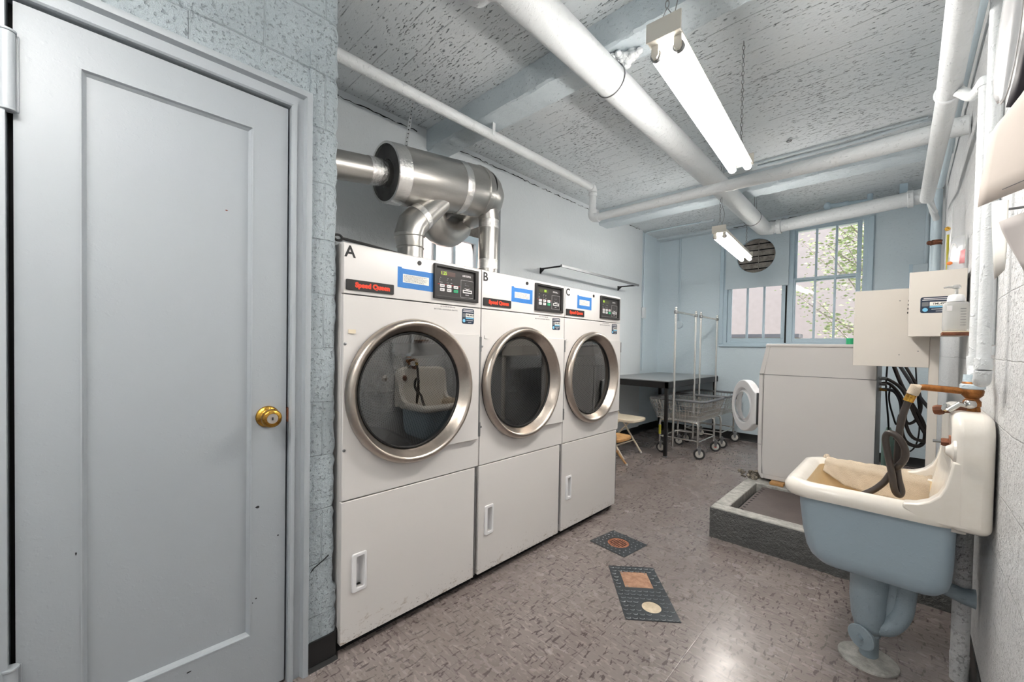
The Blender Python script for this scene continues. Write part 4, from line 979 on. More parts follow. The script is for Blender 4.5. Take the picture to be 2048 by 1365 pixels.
cart('wire laundry cart with hanging bar beside the table leg, nearer of the two', (-1.885, 4.99, 0), True, True)
cart('wire laundry cart with hanging bar against the far wall, farther of the two', (-1.885, 5.765, 0))

# ------------------------------------------------------------ washing machine on its concrete base
t = thing('concrete_plinth', 'dark painted concrete base carrying the washing machine beside the sink', 'plinth', (-.35, 3.6, 0))
bm = B(); nx = 46
def crow(y, z, jit): return [bm.verts.new((-.908 + (XR - .0 + .908) * k / nx, y + rnd.uniform(-jit, jit), max(0, z + rnd.uniform(-jit, jit) * (z > 0)))) for k in range(nx + 1)]
rws = [crow(2.832, 0, .004), crow(2.828, .05, .004), crow(2.826, .10, .004), crow(2.824, .15, .003), crow(2.826, .194, .002), crow(2.85, .194, 0)]
for a, b in zip(rws, rws[1:]):
    for k in range(nx): bm.faces.new((a[k], a[k + 1], b[k + 1], b[k]))
box(-.908, XR - .002, 2.85, 4.7, 0, .13, bm)
box(-.908, -.90, 2.835, 4.7, 0, .196, bm)
obj('side', bm, M['concrete'], t)
bm = box(-.908, XR - .002, 2.834, 2.93, .13, .2); box(-.908, -.82, 2.93, 3.62, .13, .2, bm); box(-.908, XR - .002, 3.60, 4.7, .13, .2, bm)
obj('rim', bm, M['lipc'], t, bevel=.006)
t = thing('rubber_mat', 'brownish rubber mat with a row of holes lying in the concrete base', 'mat', (-.4, 3.25, .13))
obj('mat', box(-.775, .15, 2.935, 3.58, .132, .186), M['mat'], t, bevel=.003)
for k in range(11): obj('hole', lathe([(0, .0004), (.009, .0004), (.009, 0)], (-.755, 2.97 + k * .055, .1865), (0, 0, 1), 12), M['dark'], t)
t = thing('mortar_rubble', 'crumbled mortar heap at the washing machine corner', 'rubble', (-.89, 3.72, .2))
bm = B()
for k in range(40): ball((-.885 + rnd.gauss(0, .03), 3.73 + rnd.gauss(0, .05), .205 + abs(rnd.gauss(0, .02))), rnd.uniform(.008, .024), bm, (1, 1, .7), 6)
o_ = obj('rubble', bm, M['rubble'], t, smooth=False); o_['kind'] = 'stuff'
for k, (x, mt) in enumerate(((-.74, 'wood'), (-.60, 'rubble'))):
    tag(obj('shim_block', box(x, x + .09, 3.63, 3.70, .2, .222), M[mt], bevel=.003), ('small wooden shim' if k == 0 else 'small stone shim') + ' pushed under the washing machine front corner', 'shim')

t = thing('washing_machine', 'white front-loading washing machine seen from its side with the door hanging open', 'washing machine', (-.49, 4.02, .2))
wy0, wy1 = 3.69, 4.35
side = [(-.79, .222), (-.805, .25), (-.815, .49), (-.815, 1.046), (-.775, 1.272), (-.146, 1.272), (-.146, .222)]
obj('cabinet', poly(side, 'y', wy0 + .002, wy1), M['white'], t, bevel=.006)
obj('front_strip', poly([(-.812, .222), (-.832, .26), (-.842, .49), (-.842, 1.046), (-.815, 1.046), (-.815, .49), (-.79, .222)], 'y', wy0 - .002, wy1 + .002), M['white'], t, bevel=.006)
obj('control_panel', poly([(-.842, 1.049), (-.80, 1.268), (-.770, 1.268), (-.808, 1.049)], 'y', wy0 - .002, wy1 + .002), M['white'], t, bevel=.004)
obj('top_panel', box(-.803, -.143, wy0 - .006, wy1 + .004, 1.262, 1.287), M['white'], t, bevel=.009, seg=3)
obj('side_panel', box(-.808, -.147, wy0 - .002, wy0 + .002, .26, 1.043), M['white'], t, bevel=.001)
bm = box(-.842, -.146, wy0 - .0026, wy0 + .001, 1.0440, 1.0470); box(-.8105, -.8085, wy0 - .0026, wy0 + .001, .26, 1.044, bm)
obj('panel_seam', bm, M['greyink'], t)
obj('front_seam', box(-.8425, -.815, wy0 - .0026, wy0 + .001, .488, .491), M['greyink'], t)
obj('kick_seam', box(-.70, -.16, wy0 - .003, wy0, .228, .252), M['white'], t, bevel=.002)
for k in range(6): obj('foot', cyl((-.75 + (k % 2) * .55, wy0 + .06 + (k // 2) * .25, .2), (-.75 + (k % 2) * .55, wy0 + .06 + (k // 2) * .25, .225), .02, 12), M['dark'], t) if k < 4 else None
obj('rear_screws', box(-.146, -.143, wy0, wy1, .26, 1.25), M['galv'], t)
q = at(1700, 690, 'y', wy0 + .1)
# open porthole door: local frame, hinge axis z at (-.86, 3.80)
hx, hy = -.862, 3.79; ex, ey = -1.125, 4.10; ang = math.atan2(ey - hy, ex - hx); ln = math.hypot(ex - hx, ey - hy)
Rd = Matrix.Translation((hx, hy, .757)) @ Matrix.Rotation(ang, 4, 'Z')      # local x along the door, local y = thickness
rd = .205; cxd = ln - rd
out = [(0.0, -.13), (0.0, .13), (.05, .15)] + [(cxd + rd * math.cos(a), rd * 1.08 * math.sin(a)) for a in [math.radians(130 - 260 * k / 30) for k in range(31)]] + [(.05, -.15)]
bm = B(); inn = circ(cxd + .01, 0, .150, 36)
inn = inn[::-1]
oo = []
for p in inn:
    a = math.atan2(p[1], p[0] - cxd); best = None
    for s in range(len(out)):
        q1_, q2_ = Vector(out[s]), Vector(out[(s + 1) % len(out)]); d1_ = Vector((math.cos(a), math.sin(a))); e_ = q2_ - q1_
        den = d1_.x * e_.y - d1_.y * e_.x
        if abs(den) < 1e-9: continue
        w_ = q1_ - Vector((cxd, 0)); tt = (w_.x * e_.y - w_.y * e_.x) / den; uu = (w_.x * d1_.y - w_.y * d1_.x) / den
        if tt > 0 and -1e-6 <= uu <= 1 + 1e-6: best = tt if best is None else max(best, tt)
    oo.append((cxd + math.cos(a) * best, math.sin(a) * best))
dr = obj('porthole_door', xform(plate_hole((0, 1, 0, 1), inn, 'y', -.03, .03, outer=oo), Rd), M['handle'], t, bevel=.008, seg=3)
obj('glass_ring', xform(lathe([(.152, -.034), (.156, -.02), (.150, .0), (.120, .02), (.118, .026)], (cxd + .01, 0, 0), (0, 1, 0), 40), Rd), M['handle'], dr)
obj('glass_bowl', xform(lathe([(.12, .02), (.105, .045), (.07, .06), (0, .066)], (cxd + .01, 0, 0), (0, 1, 0), 36), Rd), M['pane'], dr)
obj('door_grip', xform(poly(rrect(cxd + rd - .035, cxd + rd + .018, -.07, .07, .012), 'y', -.045, -.012), Rd), M['handle'], dr, bevel=.006)
obj('hinge_strip', xform(box(-.012, 0, -.03, .02, -.13, .13), Rd), M['galv'], dr)
tag(obj('green_bottle_cap', cyl((-.31, 3.9, 1.287), (-.31, 3.9, 1.335), .022, 16), M['green']), 'dark green cap standing on the washing machine next to the large cream box', 'cap')
# ------------------------------------------------------------ sink
def loft(rings, bm=None, mi=0, cap_end=False, cap_start=False):
    bm = bm or B(); R = [[bm.verts.new(p) for p in r] for r in rings]; n = len(R[0])
    for a, b in zip(R, R[1:]):
        for k in range(n): bm.faces.new((a[k], a[(k + 1) % n], b[(k + 1) % n], b[k])).material_index = mi
    if cap_end: bm.faces.new(R[-1]).material_index = mi
    if cap_start: bm.faces.new(R[0][::-1]).material_index = mi
    return bm
def rr3(x0, x1, y0, y1, z, r): return [(x, y, z) for x, y in rrect(x0, x1, y0, y1, r, 6)]
SY0, SY1 = 1.925, 2.50
t = thing('utility_sink', 'old enamelled iron sink painted blue outside, mounted on the right wall', 'sink', (-.07, 2.2, 0))
sk = obj('rim', loft([rr3(-.315, .12, 1.955, 2.47, .662, .06), rr3(-.342, .15, SY0 + .004, SY1 - .004, .660, .075), rr3(-.352, .16, SY0, SY1, .672, .08), rr3(-.352, .165, SY0 + .001, SY1 - .001, .692, .08), rr3(-.342, .165, SY0 + .010, SY1 - .010, .712, .075),
     rr3(-.322, .150, SY0 + .028, SY1 - .028, .719, .07), rr3(-.300, .125, SY0 + .048, SY1 - .048, .713, .065), rr3(-.286, .105, SY0 + .060, SY1 - .060, .698, .06)]), M['sink'], t, ang=70)
obj('bowl', loft([rr3(-.286, .105, SY0 + .060, SY1 - .060, .698, .06), rr3(-.278, .100, SY0 + .066, SY1 - .066, .66, .06), rr3(-.235, .090, SY0 + .085, SY1 - .085, .50, .07), rr3(-.215, .080, SY0 + .10, SY1 - .10, .44, .08), rr3(-.17, .04, SY0 + .14, SY1 - .14, .420, .06), rr3(-.08, -.03, 2.18, 2.24, .414, .02)], cap_end=True), M['sinkin'], t, ang=70)
obj('underside', loft([rr3(-.302, .132, SY0 + .035, SY1 - .035, .668, .05), rr3(-.300, .132, SY0 + .036, SY1 - .036, .62, .05), rr3(-.288, .130, SY0 + .040, SY1 - .040, .52, .05), rr3(-.276, .127, SY0 + .045, SY1 - .045, .455, .055), rr3(-.262, .120, SY0 + .052, SY1 - .052, .420, .06), rr3(-.238, .104, SY0 + .068, SY1 - .068, .396, .06), rr3(-.20, .075, SY0 + .10, SY1 - .10, .384, .06)], cap_end=True), M['sinkout'], t, ang=70)
bs = poly([(SY0, .655), (SY1, .655)] + [(SY1 - .075 + .075 * math.cos(a), .962 + .075 * math.sin(a)) for a in [PI / 2 * k / 7 for k in range(8)]] + [(SY0 + .075 - .075 * math.sin(a), .962 + .075 * math.cos(a)) for a in [PI / 2 * k / 7 for k in range(8)]], 'x', .109, .203)
obj('backsplash', bs, M['sink'], t, bevel=.026, seg=6, ang=60)
cv = [(.0, .700), (.0, .7165), (.035, .724), (.062, .738), (.084, .762), (.098, .795), (.107, .84), (.112, .88), (.16, .88), (.16, .668), (.05, .668)]
for ya, yb in ((SY0 + .0005, SY0 + .052), (SY1 - .052, SY1 - .0005)): obj('cove', poly(cv, 'y', ya, yb), M['sink'], t, bevel=.006, seg=3, ang=60)
obj('cove', poly([(.078, .640), (.086, .70), (.094, .74), (.102, .79), (.109, .84), (.114, .88), (.15, .88), (.15, .64)], 'y', SY0 + .05, SY1 - .05), M['sink'], t, ang=60)
q = at(1893, 885, 'x', .10); bm = lathe([(0, .022), (.012, .022), (.014, .018), (.014, .004), (.026, .004), (.027, 0)], (.109, q.y, q.z), (-1, 0, 0), 6)
bt = obj('tap_hole_plug', bm, M['rust'], t); obj('stud', cyl((.09, q.y, q.z), (.068, q.y, q.z), .005, 10), M['zinc'], bt)
q2 = at(1908, 903, 'x', .105)
obj('tap_flange', lathe([(.010, .022), (.013, .020), (.018, .012), (.030, .006), (.032, 0)], (.109, q2.y, q2.z), (-1, 0, 0), 28), M['sink'], t)
obj('flange_hole', lathe([(0, .018), (.010, .018), (.011, .021)], (.109, q2.y, q2.z), (-1, 0, 0), 20), M['rust'], t)
for (x, y, z, w) in ((-.282, 2.0, .60, .004), (.07, SY0 + .04, .52, .004), (-.10, SY0 + .05, .47, .002)):
    pass
# iron trap stand
t = thing('sink_trap', 'blue painted iron trap standing on a round floor plate under the sink', 'trap', (-.085, 2.17, 0))
tx, ty = -.088, 2.17
obj('trap_body', tube([(tx, ty, .395), (tx, ty, .33), (tx - .003, ty, .24), (tx, ty, .17), (tx + .004, ty, .125), (tx + .006, ty, .11)], [.060, .060, .057, .053, .044, .036], 32), M['trap'], t, ang=70)
obj('trap_arm', tube(smoothpath([(tx + .115, ty + .02, .40), (tx + .105, ty + .015, .30), (tx + .095, ty + .01, .215), (tx + .06, ty, .155), (tx + .01, ty, .14)], 5), .033, 24), M['trap'], t, ang=70)
obj('web', poly([(tx + .03, .36), (tx + .09, .36), (tx + .085, .20), (tx + .03, .16)], 'y', ty - .008, ty + .01), M['trap'], t)
cd = Vector((-.45, -.85, -.05)).normalized(); cc = Vector((tx - .012, ty - .040, .100))
cl = obj('cleanout_plug', lathe([(.030, -.02), (.034, .0), (.046, .004), (.047, .012), (.044, .015), (0, .015)], cc, cd, 32), M['trap'], t)
obj('square_nut', lathe([(0, .028), (.011, .028), (.013, .014)], cc, cd, 4), M['trap'], cl)
obj('stand_pipe', tube([(tx + .006, ty, .12), (tx + .006, ty, .0)], .030, 24), M['trap'], t)
coupling((tx + .006, ty, .108), (0, 0, 1), .035, .016, t, M['trap'])
obj('floor_plate', lathe([(0, .006), (.03, .02), (.042, .016), (.05, .010), (.088, .010), (.094, .006), (.095, 0)], (tx + .004, ty - .01, 0), (0, 0, 1), 40), M['lipc'], t)
obj('wall_arm', tube([(.03, 2.24, .40), (.10, 2.24, .352), (.165, 2.24, .335), (.20, 2.24, .335)], [.022, .024, .028, .034], 16), M['trap'], t)
q = at(1924, 1180, 'x', .168)
t = thing('wall_drain_pipe', 'speckled white vertical pipe on the right wall behind the sink', 'pipe', (.168, q.y, 0))
obj('pipe', tube([(.168, q.y, .10), (.168, q.y, .97)], .025, 24), M['block_right'], t); obj('base', lathe([(.025, .0), (.027, .10), (0, .10)], (.168, q.y, 0), (0, 0, 1), 20), M['block_right'], t)

# tap, spout and hose
t = thing('wall_tap', 'corroded brass tap with a long brown spout over the sink', 'tap', (.165, 2.12, 1.08))
vx, vy = .158, y1 - .05
sp = at(1826, 776, 'y', vy); s1 = at(1938, 784, 'y', vy)
obj('spout', tube([(vx, vy, s1.z), (s1.x, vy, s1.z), (sp.x + .03, vy, sp.z + .004), (sp.x + .012, vy - .002, sp.z + .002), (sp.x, vy - .002, sp.z - .010)], [.0115, .0115, .0112, .0112, .011], 16), M['copper'], t)
obj('valve_body', lathe([(0, -.075), (.012, -.075), (.014, -.05), (.022, -.045), (.022, -.030), (.016, -.02), (.026, -.008), (.028, .006), (.022, .018), (.026, .03), (.020, .045), (0, .045)], (vx, vy, 1.10), (0, 0, 1), 24), M['copper'], t)
obj('collar', lathe([(.024, .01), (.030, .014), (.030, .026), (.024, .03), (.022, .06), (0, .06)], (vx, vy, 1.10), (0, 0, 1), 24), M['pipeblue'], t)
bm = tube([(vx - .005, vy - .01, 1.055), (vx - .03, vy - .03, 1.06), (vx - .055, vy - .035, 1.035)], [.010, .008, .009], 10); ball((vx - .005, vy - .02, 1.062), .016, bm); lathe([(0, .006), (.013, .005), (.014, -.004), (0, -.006)], (vx - .06, vy - .02, 1.045), (-.8, -.4, .3), 8, bm)
obj('tap_lever', bm, M['steel'], t)
bm = tube([(vx, vy, 1.05), (vx - .03, vy + .02, 1.035), (vx - .07, vy + .03, 1.03)], [.014, .012, .010], 12); lathe([(0, -.012), (.015, -.012), (.018, 0), (.015, .012), (0, .012)], (vx - .075, vy + .03, 1.03), (1, -.3, .2), 8, bm)
obj('side_valve', bm, M['rust'], t)
obj('stem', tube([(vx + .01, vy, 1.06), (vx + .015, vy + .005, 1.01)], .009, 10), M['copper'], t)
PY = vy - .004
def hp(px, py, dy=0): return at(px, py, 'y', PY + dy)
h0, h1 = hp(1831, 772), hp(1822, 792)
t = thing('sink_hose', 'thick black rubber hose tied in a loop, hanging from the brown spout into the sink', 'hose', tuple(hp(1800, 880)))
obj('wrapping', tube([sp + Vector((.016, -.002, 0)), h0 + Vector((.002, 0, -.004)), h1 + Vector((.003, 0, .006))], [.014, .0175, .0165], 14), M['cloth'], t)
obj('clamp', tube([h1 + Vector((.002, 0, .004)), hp(1816, 803)], .0150, 16), M['brass'], t)
pth = [(1817, 801, 0), (1806, 830, 0), (1799, 862, 0), (1796, 900, .004), (1794, 930, .006), (1797, 958, .004), (1803, 982, 0), (1798, 991, -.006), (1789, 980, -.014), (1783, 945, -.018), (1775, 905, -.018), (1771, 878, -.018), (1777, 867, -.020), (1790, 870, -.024), (1803, 884, -.026), (1811, 903, -.024), (1809, 918, -.02), (1798, 932, -.01), (1783, 946, .022), (1768, 965, .024), (1748, 980, .02), (1725, 990, .016)]
obj('rubber_hose', tube(smoothpath([hp(*p) for p in pth], 5), .0108, 14), M['hose'], t, ang=70)
obj('hose_tie', tube([hp(1797, 928, -.022) + Vector((math.cos(a) * .020, math.sin(a) * .026 + .018, .002 * math.sin(3 * a))) for a in [2 * PI * k / 20 for k in range(20)]], .0012, 5, closed=True), M['wire'], t)

t = thing('towel', 'stained beige towel draped over the far rim of the sink', 'towel', (-.08, 2.42, .7))
bm = B(); rows = []; N_, K_ = 34, 16
for i in range(N_ + 1):
    s = i / N_; x = -.265 + s * .345; row = []
    ln_ = .05 + .085 * min(1, s * 2.2) + .012 * math.sin(s * 9)
    for j in range(K_ + 1):
        q_ = j / K_
        if q_ < .25: y, z = 2.492 - q_ * 4 * .03, .712 + .012 * math.sin(q_ * 4 * PI / 2)
        else:
            e = (q_ - .25) / .75; y, z = 2.462 - .03 * min(1, e * 4) - .012 * e - .02 * e * e, .724 - ln_ * e
        wv = .0035 * math.sin(s * 26 + q_ * 5) + .003 * math.sin(s * 61 - q_ * 9)
        row.append(bm.verts.new((x + .02 * q_ * (1 if s > .5 else -.3), y - abs(wv) - .002, z + wv * .5)))
    rows.append(row)
for a, b in zip(rows, rows[1:]):
    for k in range(K_): bm.faces.new((a[k], b[k], b[k + 1], a[k + 1]))
tw = obj('cloth', bm, M['cloth'], t, ang=180); sm = tw.modifiers.new('solid', 'SOLIDIFY'); sm.thickness = .004; sm.offset = 1
obj('knotted_corner', ball((-.268, 2.475, .708), .021, sc=(.8, .9, 1.3)), M['cloth'], t)

# ------------------------------------------------------------ metal boxes, shelf, soap
by = 3.2; c0 = at(1711, 584, 'y', by); c1 = at(1857, 735, 'y', by)
t = thing('equipment_box', 'large cream sheet metal box standing out from the right wall above the washer', 'box', ((c0.x + c1.x) / 2, by, c1.z))
obj('case', box(c0.x, c1.x, by + .004, by + .34, c1.z, c0.z), M['box'], t, bevel=.003)
obj('side_cover', box(c0.x - .002, c1.x + .001, by, by + .006, c1.z - .003, c0.z + .001), M['box'], t, bevel=.0015)
for k in range(4): 
    q = at(1818 - k * .8, 602 + 8 * k, 'y', by - .001); obj('vent_slot', box(q.x - .003, q.x + .003, by - .0015, by + .001, q.z - .005, q.z + .005), M['dark'], t)
for px, py in ((1836, 703), (1798, 710), (1800, 602)):
    q = at(px, py, 'y', by); obj('rivet', ball((q.x, by - .001, q.z), .0028, sc=(1, .4, 1), seg=8), M['zinc'], t)
q = at(1709, 655, 'y', by + .1); obj('lock', lathe([(0, .012), (.016, .012), (.018, 0)], (c0.x, by + .12, q.z), (-1, 0, 0), 16), M['zinc'], t)
p0_ = at(1857, 735, 'y', by + .01); p1_ = at(1878, 735, 'y', by + .01)
t = thing('support_post', 'white square metal post under the cream boxes beside the sink', 'post', (p0_.x, by, 0))
obj('post', box(p0_.x + .001, p1_.x, by + .008, by + .045, .2, c1.z + .4), M['box'], t, bevel=.002)
obj('post_foot', box(p0_.x - .01, p1_.x + .01, by, by + .06, .2, .206), M['box'], t)
sy = 2.98; s0 = at(1829, 545, 'y', sy); s2 = at(1815, 672, 'y', sy); sr = at(1929, 543, 'y', sy)
t = thing('coin_box', 'smaller cream metal box with a dark service label behind the soap bottle', 'box', (.09, sy, s2.z))
obj('case', box(s2.x + .004, .200, sy + .004, sy + .20, s2.z, s0.z - .002), M['box'], t, bevel=.004)
fp = obj('cover', box(s2.x, .200, sy, sy + .006, s2.z - .004, s0.z), M['box'], t, bevel=.002)
q = at(1889, 652, 'y', sy); obj('cover_screw', lathe([(0, .005), (.006, .004), (.008, 0)], (q.x, sy, q.z), (0, -1, 0), 14), M['zinc'], fp)
l0 = at(1840, 627, 'y', sy); l1 = at(1905, 592, 'y', sy)
service_label(t, sy - .0003, l0.x, l0.z, l1.x - l0.x, l1.z - l0.z, 'TML4956', 'y')
shy = 2.15; a_ = at(1887, 672, 'y', shy); zt = at(1900, 664, 'y', shy).z
t = thing('soap_shelf', 'small rusty wooden shelf plank fixed to the right wall under the soap bottle', 'shelf', (.15, shy, zt))
obj('plank', box(a_.x - .004, XR - .002, shy, shy + .10, zt - .012, zt), M['rust'], t, bevel=.002)
obj('paint_crust', box(a_.x - .002, XR - .002, shy - .001, shy + .09, zt - .002, zt + .002), M['cream'], t, bevel=.001)
bx_, byy = at(1911, 640, 'y', shy + .045).x, shy + .045
t = thing('soap_bottle', 'cloudy plastic soap pump bottle with printed label on the small shelf', 'bottle', (bx_, byy, zt + .002))
z_ = zt + .002; hb = at(1911, 604, 'y', byy).z - z_
def oval(hw, hd, z, n=28): return [(bx_ + hw * math.copysign(abs(math.cos(a)) ** .55, math.cos(a)), byy + hd * math.copysign(abs(math.sin(a)) ** .55, math.sin(a)), z) for a in [2 * PI * k / n for k in range(n)]]
obj('bottle_body', loft([oval(.028, .020, z_), oval(.033, .024, z_ + .003), oval(.034, .025, z_ + .012), oval(.034, .025, z_ + hb - .010), oval(.030, .022, z_ + hb - .003), oval(.020, .016, z_ + hb)], cap_end=True, cap_start=True), M['soap'], t, ang=50)
obj('label_print', box(bx_ - .024, bx_ - .010, byy - .0262, byy - .0255, z_ + hb * .68, z_ + hb * .86), M['key'], t)
bm = B()
for k in range(7): box(bx_ + .010, bx_ + .024, byy - .0262, byy - .0255, z_ + hb * (.2 + .09 * k), z_ + hb * (.2 + .09 * k) + .002, bm)
obj('label_print', bm, M['greyink'], t, smooth=False)
zc = z_ + hb; ztop = at(1910, 582, 'y', byy).z
obj('pump_collar', lathe([(0, 0), (.0235, 0), (.0235, .006), (.022, .018), (.019, .024), (.008, .027), (0, .027)], (bx_, byy, zc), (0, 0, 1), 28), M['handle'], t)
pp = obj('pump_head', lathe([(.0045, 0), (.0045, .022), (.011, .024), (.0115, .032), (.008, .036), (0, .036)], (bx_, byy, zc + .025), (0, 0, 1), 18), M['soap'], t)
obj('nozzle', tube([(bx_, byy, zc + .053), (bx_ - .022, byy - .006, zc + .055), (bx_ - .032, byy - .009, zc + .052)], [.006, .004, .003], 10), M['soap'], pp)

# ------------------------------------------------------------ papers and pouches on the right wall
def sheet(name, rows, mat, parent=None, th=.0006):
    bm = B(); R = [[bm.verts.new(p) for p in r] for r in rows]
    for a, b in zip(R, R[1:]):
        for k in range(len(a) - 1): bm.faces.new((a[k], a[k + 1], b[k + 1], b[k]))
    o = obj(name, bm, mat, parent, ang=180); s = o.modifiers.new('solid', 'SOLIDIFY'); s.thickness = th; return o
def fan(e0, e1, n=10, curl=0.):
    "rows between two 3-D edge polylines"
    return [[Vector(a).lerp(Vector(b), k / n) + Vector((0, -curl * math.sin(PI * k / n), 0)) for k in range(n + 1)] for a, b in zip(e0, e1)]
yl = 1.22
L_ = [at(px, py, 'y', yl) for px, py in ((1955, 415), (1960, 375), (1968, 330), (1976, 290), (1983, 265), (1994, 248), (2010, 235))]
zz = [p.z for p in L_]
R_e = [Vector((XR - .004, 1.02, z + (.0 if i < 5 else .02 * (i - 4)))) for i, z in enumerate([zz[0] - .004, zz[1], zz[2], zz[3] + .01, zz[4] + .03, zz[5] + .06, zz[6] + .08])]
t = thing('notice_sheet', 'large curling cream paper notice sticking out from the right wall near the top', 'paper', tuple(L_[0]))
ns = sheet('sheet', fan(L_, R_e, 12, .012), M['skin'], t)
def onl(f, g): 
    i = g * (len(L_) - 1); k = min(int(i), len(L_) - 2); a = L_[k].lerp(L_[k + 1], i - k); b = R_e[k].lerp(R_e[k + 1], i - k); return a.lerp(b, f) + Vector((0, -.012 * math.sin(PI * f) - .0012, 0))
for g, f0, f1 in ((.06, .22, .95), ):
    obj('rule_line', tube([onl(f0 + (f1 - f0) * k / 8, g) for k in range(9)], .0006, 5), M['greyink'], ns)
for g, f0, f1 in ((.50, .62, .75), (.46, .62, .80), (.43, .61, .70), (.57, .66, .80)):
    obj('print_line', tube([onl(f0 + (f1 - f0) * k / 4, g) for k in range(5)], .0007, 5), M['greyink'], ns)
yl2 = 1.24
E0 = [at(px, py, 'y', yl2) for px, py in ((1998, 444), (2004, 462), (2014, 482), (2024, 500), (2036, 520), (2050, 545))]
E1 = [at(px, py, 'y', yl2 - .06) for px, py in ((2060, 420), (2062, 445), (2064, 470), (2066, 500), (2068, 530), (2070, 560))]
t = thing('notice_sheet', 'lower grey paper sheet with a slanted edge below the curling notice', 'paper', tuple(E0[0])); sheet('sheet', fan(E0, E1, 8), M['skin2'], t)
t = thing('plastic_pouch', 'long clear plastic pouch with a rounded end hanging above the curling notice', 'pouch', tuple(at(2010, 180, 'y', 1.26)))
A0 = [at(px, py, 'y', 1.26) for px, py in ((2022, -60), (2008, 0), (1998, 60), (1990, 120), (1986, 165), (1987, 192), (1994, 204))]
A1 = [at(px, py, 'y', 1.22) for px, py in ((2052, -60), (2047, 0), (2040, 60), (2030, 120), (2019, 170), (2010, 195), (2000, 206))]
sheet('pouch', fan(A0, A1, 8, .01), M['plastic'], t, .001); sheet('insert', [[p + Vector((.002, .01, 0)) for p in r] for r in fan(A0, A1, 8, .006)], M['skin2'], t)
t = thing('dark_sheet', 'dark sheet pinned behind the long clear pouch', 'paper', tuple(at(2040, 120, 'y', 1.3)))
sheet('sheet', fan([at(px, py, 'y', 1.30) for px, py in ((2055, -60), (2048, 60), (2030, 150), (2012, 215))], [at(px, py, 'y', 1.28) for px, py in ((2095, -60), (2095, 60), (2090, 150), (2080, 215))], 4), M['maroon'], t)
t = thing('plastic_pouch', 'white papered pouch on the right wall beside the right sink pipe', 'pouch', tuple(at(1995, 500, 'y', 1.5)))
sheet('pouch', fan([at(px, py, 'y', 1.55) for px, py in ((1984, 405), (1984, 450), (1986, 500), (1989, 560))], [at(px, py, 'y', 1.47) for px, py in ((2018, 400), (2016, 450), (2014, 500), (2010, 540))], 6, .008), M['paper'], t)
q = at(2008, 420, 'y', 1.50); obj('pin', cyl(q + Vector((-.004, 0, 0)), (XR, q.y, q.z), .003, 8), M['zinc'], t)
t = thing('plastic_pouch', 'narrow clear pouch with a yellow flower print behind the small cream box', 'pouch', tuple(at(1897, 500, 'y', 3.5)))
F0 = [at(px, py, 'y', 3.5) for px, py in ((1905, 412), (1895, 440), (1890, 490), (1887, 552))]; F1 = [at(px, py, 'y', 3.42) for px, py in ((1907, 414), (1906, 440), (1903, 490), (1901, 552))]
po = sheet('pouch', fan(F0, F1, 5, .01), M['plastic'], t, .001)
q = at(1895, 458, 'y', 3.42); obj('flower_print', lathe([(0, .001), (.012, .001), (.013, 0)], q, (0, -1, 0), 8), M['brass'], po)
obj('green_stem', tube([at(1896, 470, 'y', 3.425), at(1894, 545, 'y', 3.425)], .006, 6), M['yellow'], po)
t = thing('plastic_pouch', 'clear pouch with pink and orange cards above the small cream box', 'pouch', tuple(at(1915, 520, 'y', 3.2)))
G0 = [at(px, py, 'y', 3.26) for px, py in ((1906, 476), (1899, 495), (1896, 520), (1892, 552))]; G1 = [at(px, py, 'y', 3.12) for px, py in ((1931, 470), (1931, 495), (1930, 520), (1929, 552))]
po = sheet('pouch', fan(G0, G1, 6, .01), M['plastic'], t, .001)
sheet('pink_card', fan([at(px, py, 'y', 3.13) for px, py in ((1921, 502), (1918, 528))], [at(px, py, 'y', 3.10) for px, py in ((1931, 498), (1929, 526))], 3), M['pink'], po)
q = at(1899, 527, 'y', 3.2); obj('orange_print', ball(q, .012, sc=(1, .2, .8), seg=10), M['orange'], po)
obj('white_curl', tube(smoothpath([at(px, py, 'y', 3.18) for px, py in ((1899, 515), (1902, 495), (1908, 487), (1914, 497))], 4), .003, 6), M['handle'], po)

# ------------------------------------------------------------ floor plates
def checker_plate(label, corners, holes, pitch, kind):
    c = [at(px, py, 'z', .003) for px, py in corners]; o = sum(c, Vector()) / 4
    ex = ((c[1] - c[0]) + (c[2] - c[3])) / 2; ey = ((c[3] - c[0]) + (c[2] - c[1])) / 2; w, h = ex.length, ey.length
    rz = math.atan2(ex.y, ex.x); t = thing('floor_plate', label, 'plate', (o.x, o.y, 0), rz, None, True)
    if ex.cross(ey).z < 0: h = -h
    return t, w, abs(h), (1 if h > 0 else -1), o, rz
def bumps(bm, w, h, pitch, skip, kind):
    ny = int(h / pitch); nx = int(w / pitch)
    for j in range(ny):
        for i in range(nx):
            x = -w / 2 + (i + .5 + .25 * (j % 2)) * w / nx; y = -h / 2 + (j + .5) * h / ny
            if abs(x) > w / 2 - .008 or skip(x, y): continue
            if kind == 'dot': ball((x, y, .0032), .0050, bm, (1, 1, .4), 6, 1)
            else: tube([(x + .011 * math.cos(a), y + .011 * math.sin(a), .0032) for a in [PI * 1.0 + PI * k / 5 for k in range(6)]], [.0008, .0022, .0030, .0030, .0022, .0008], 5, bm, True, False, 1)
    return bm
t, w, h, sg, o, rz = checker_plate('square checker plate with a round rusty drain grate, nearer the dryers', [(1184, 1082), (1250, 1118), (1293, 1088), (1223, 1061)], None, .03, 'dot')
bm = plate_hole((-w / 2, w / 2, -h / 2, h / 2), circ(0, 0, .066, 40), 'z', 0, .003)
bumps(bm, w, h, .028, lambda x, y: math.hypot(x, y) < .075, 'dot'); obj('plate', bm, [M['diamond'], M['bumpsteel']], t)
bm = lathe([(.066, .0004), (.058, .0012), (.05, .0008)], (0, 0, 0), (0, 0, 1), 36)
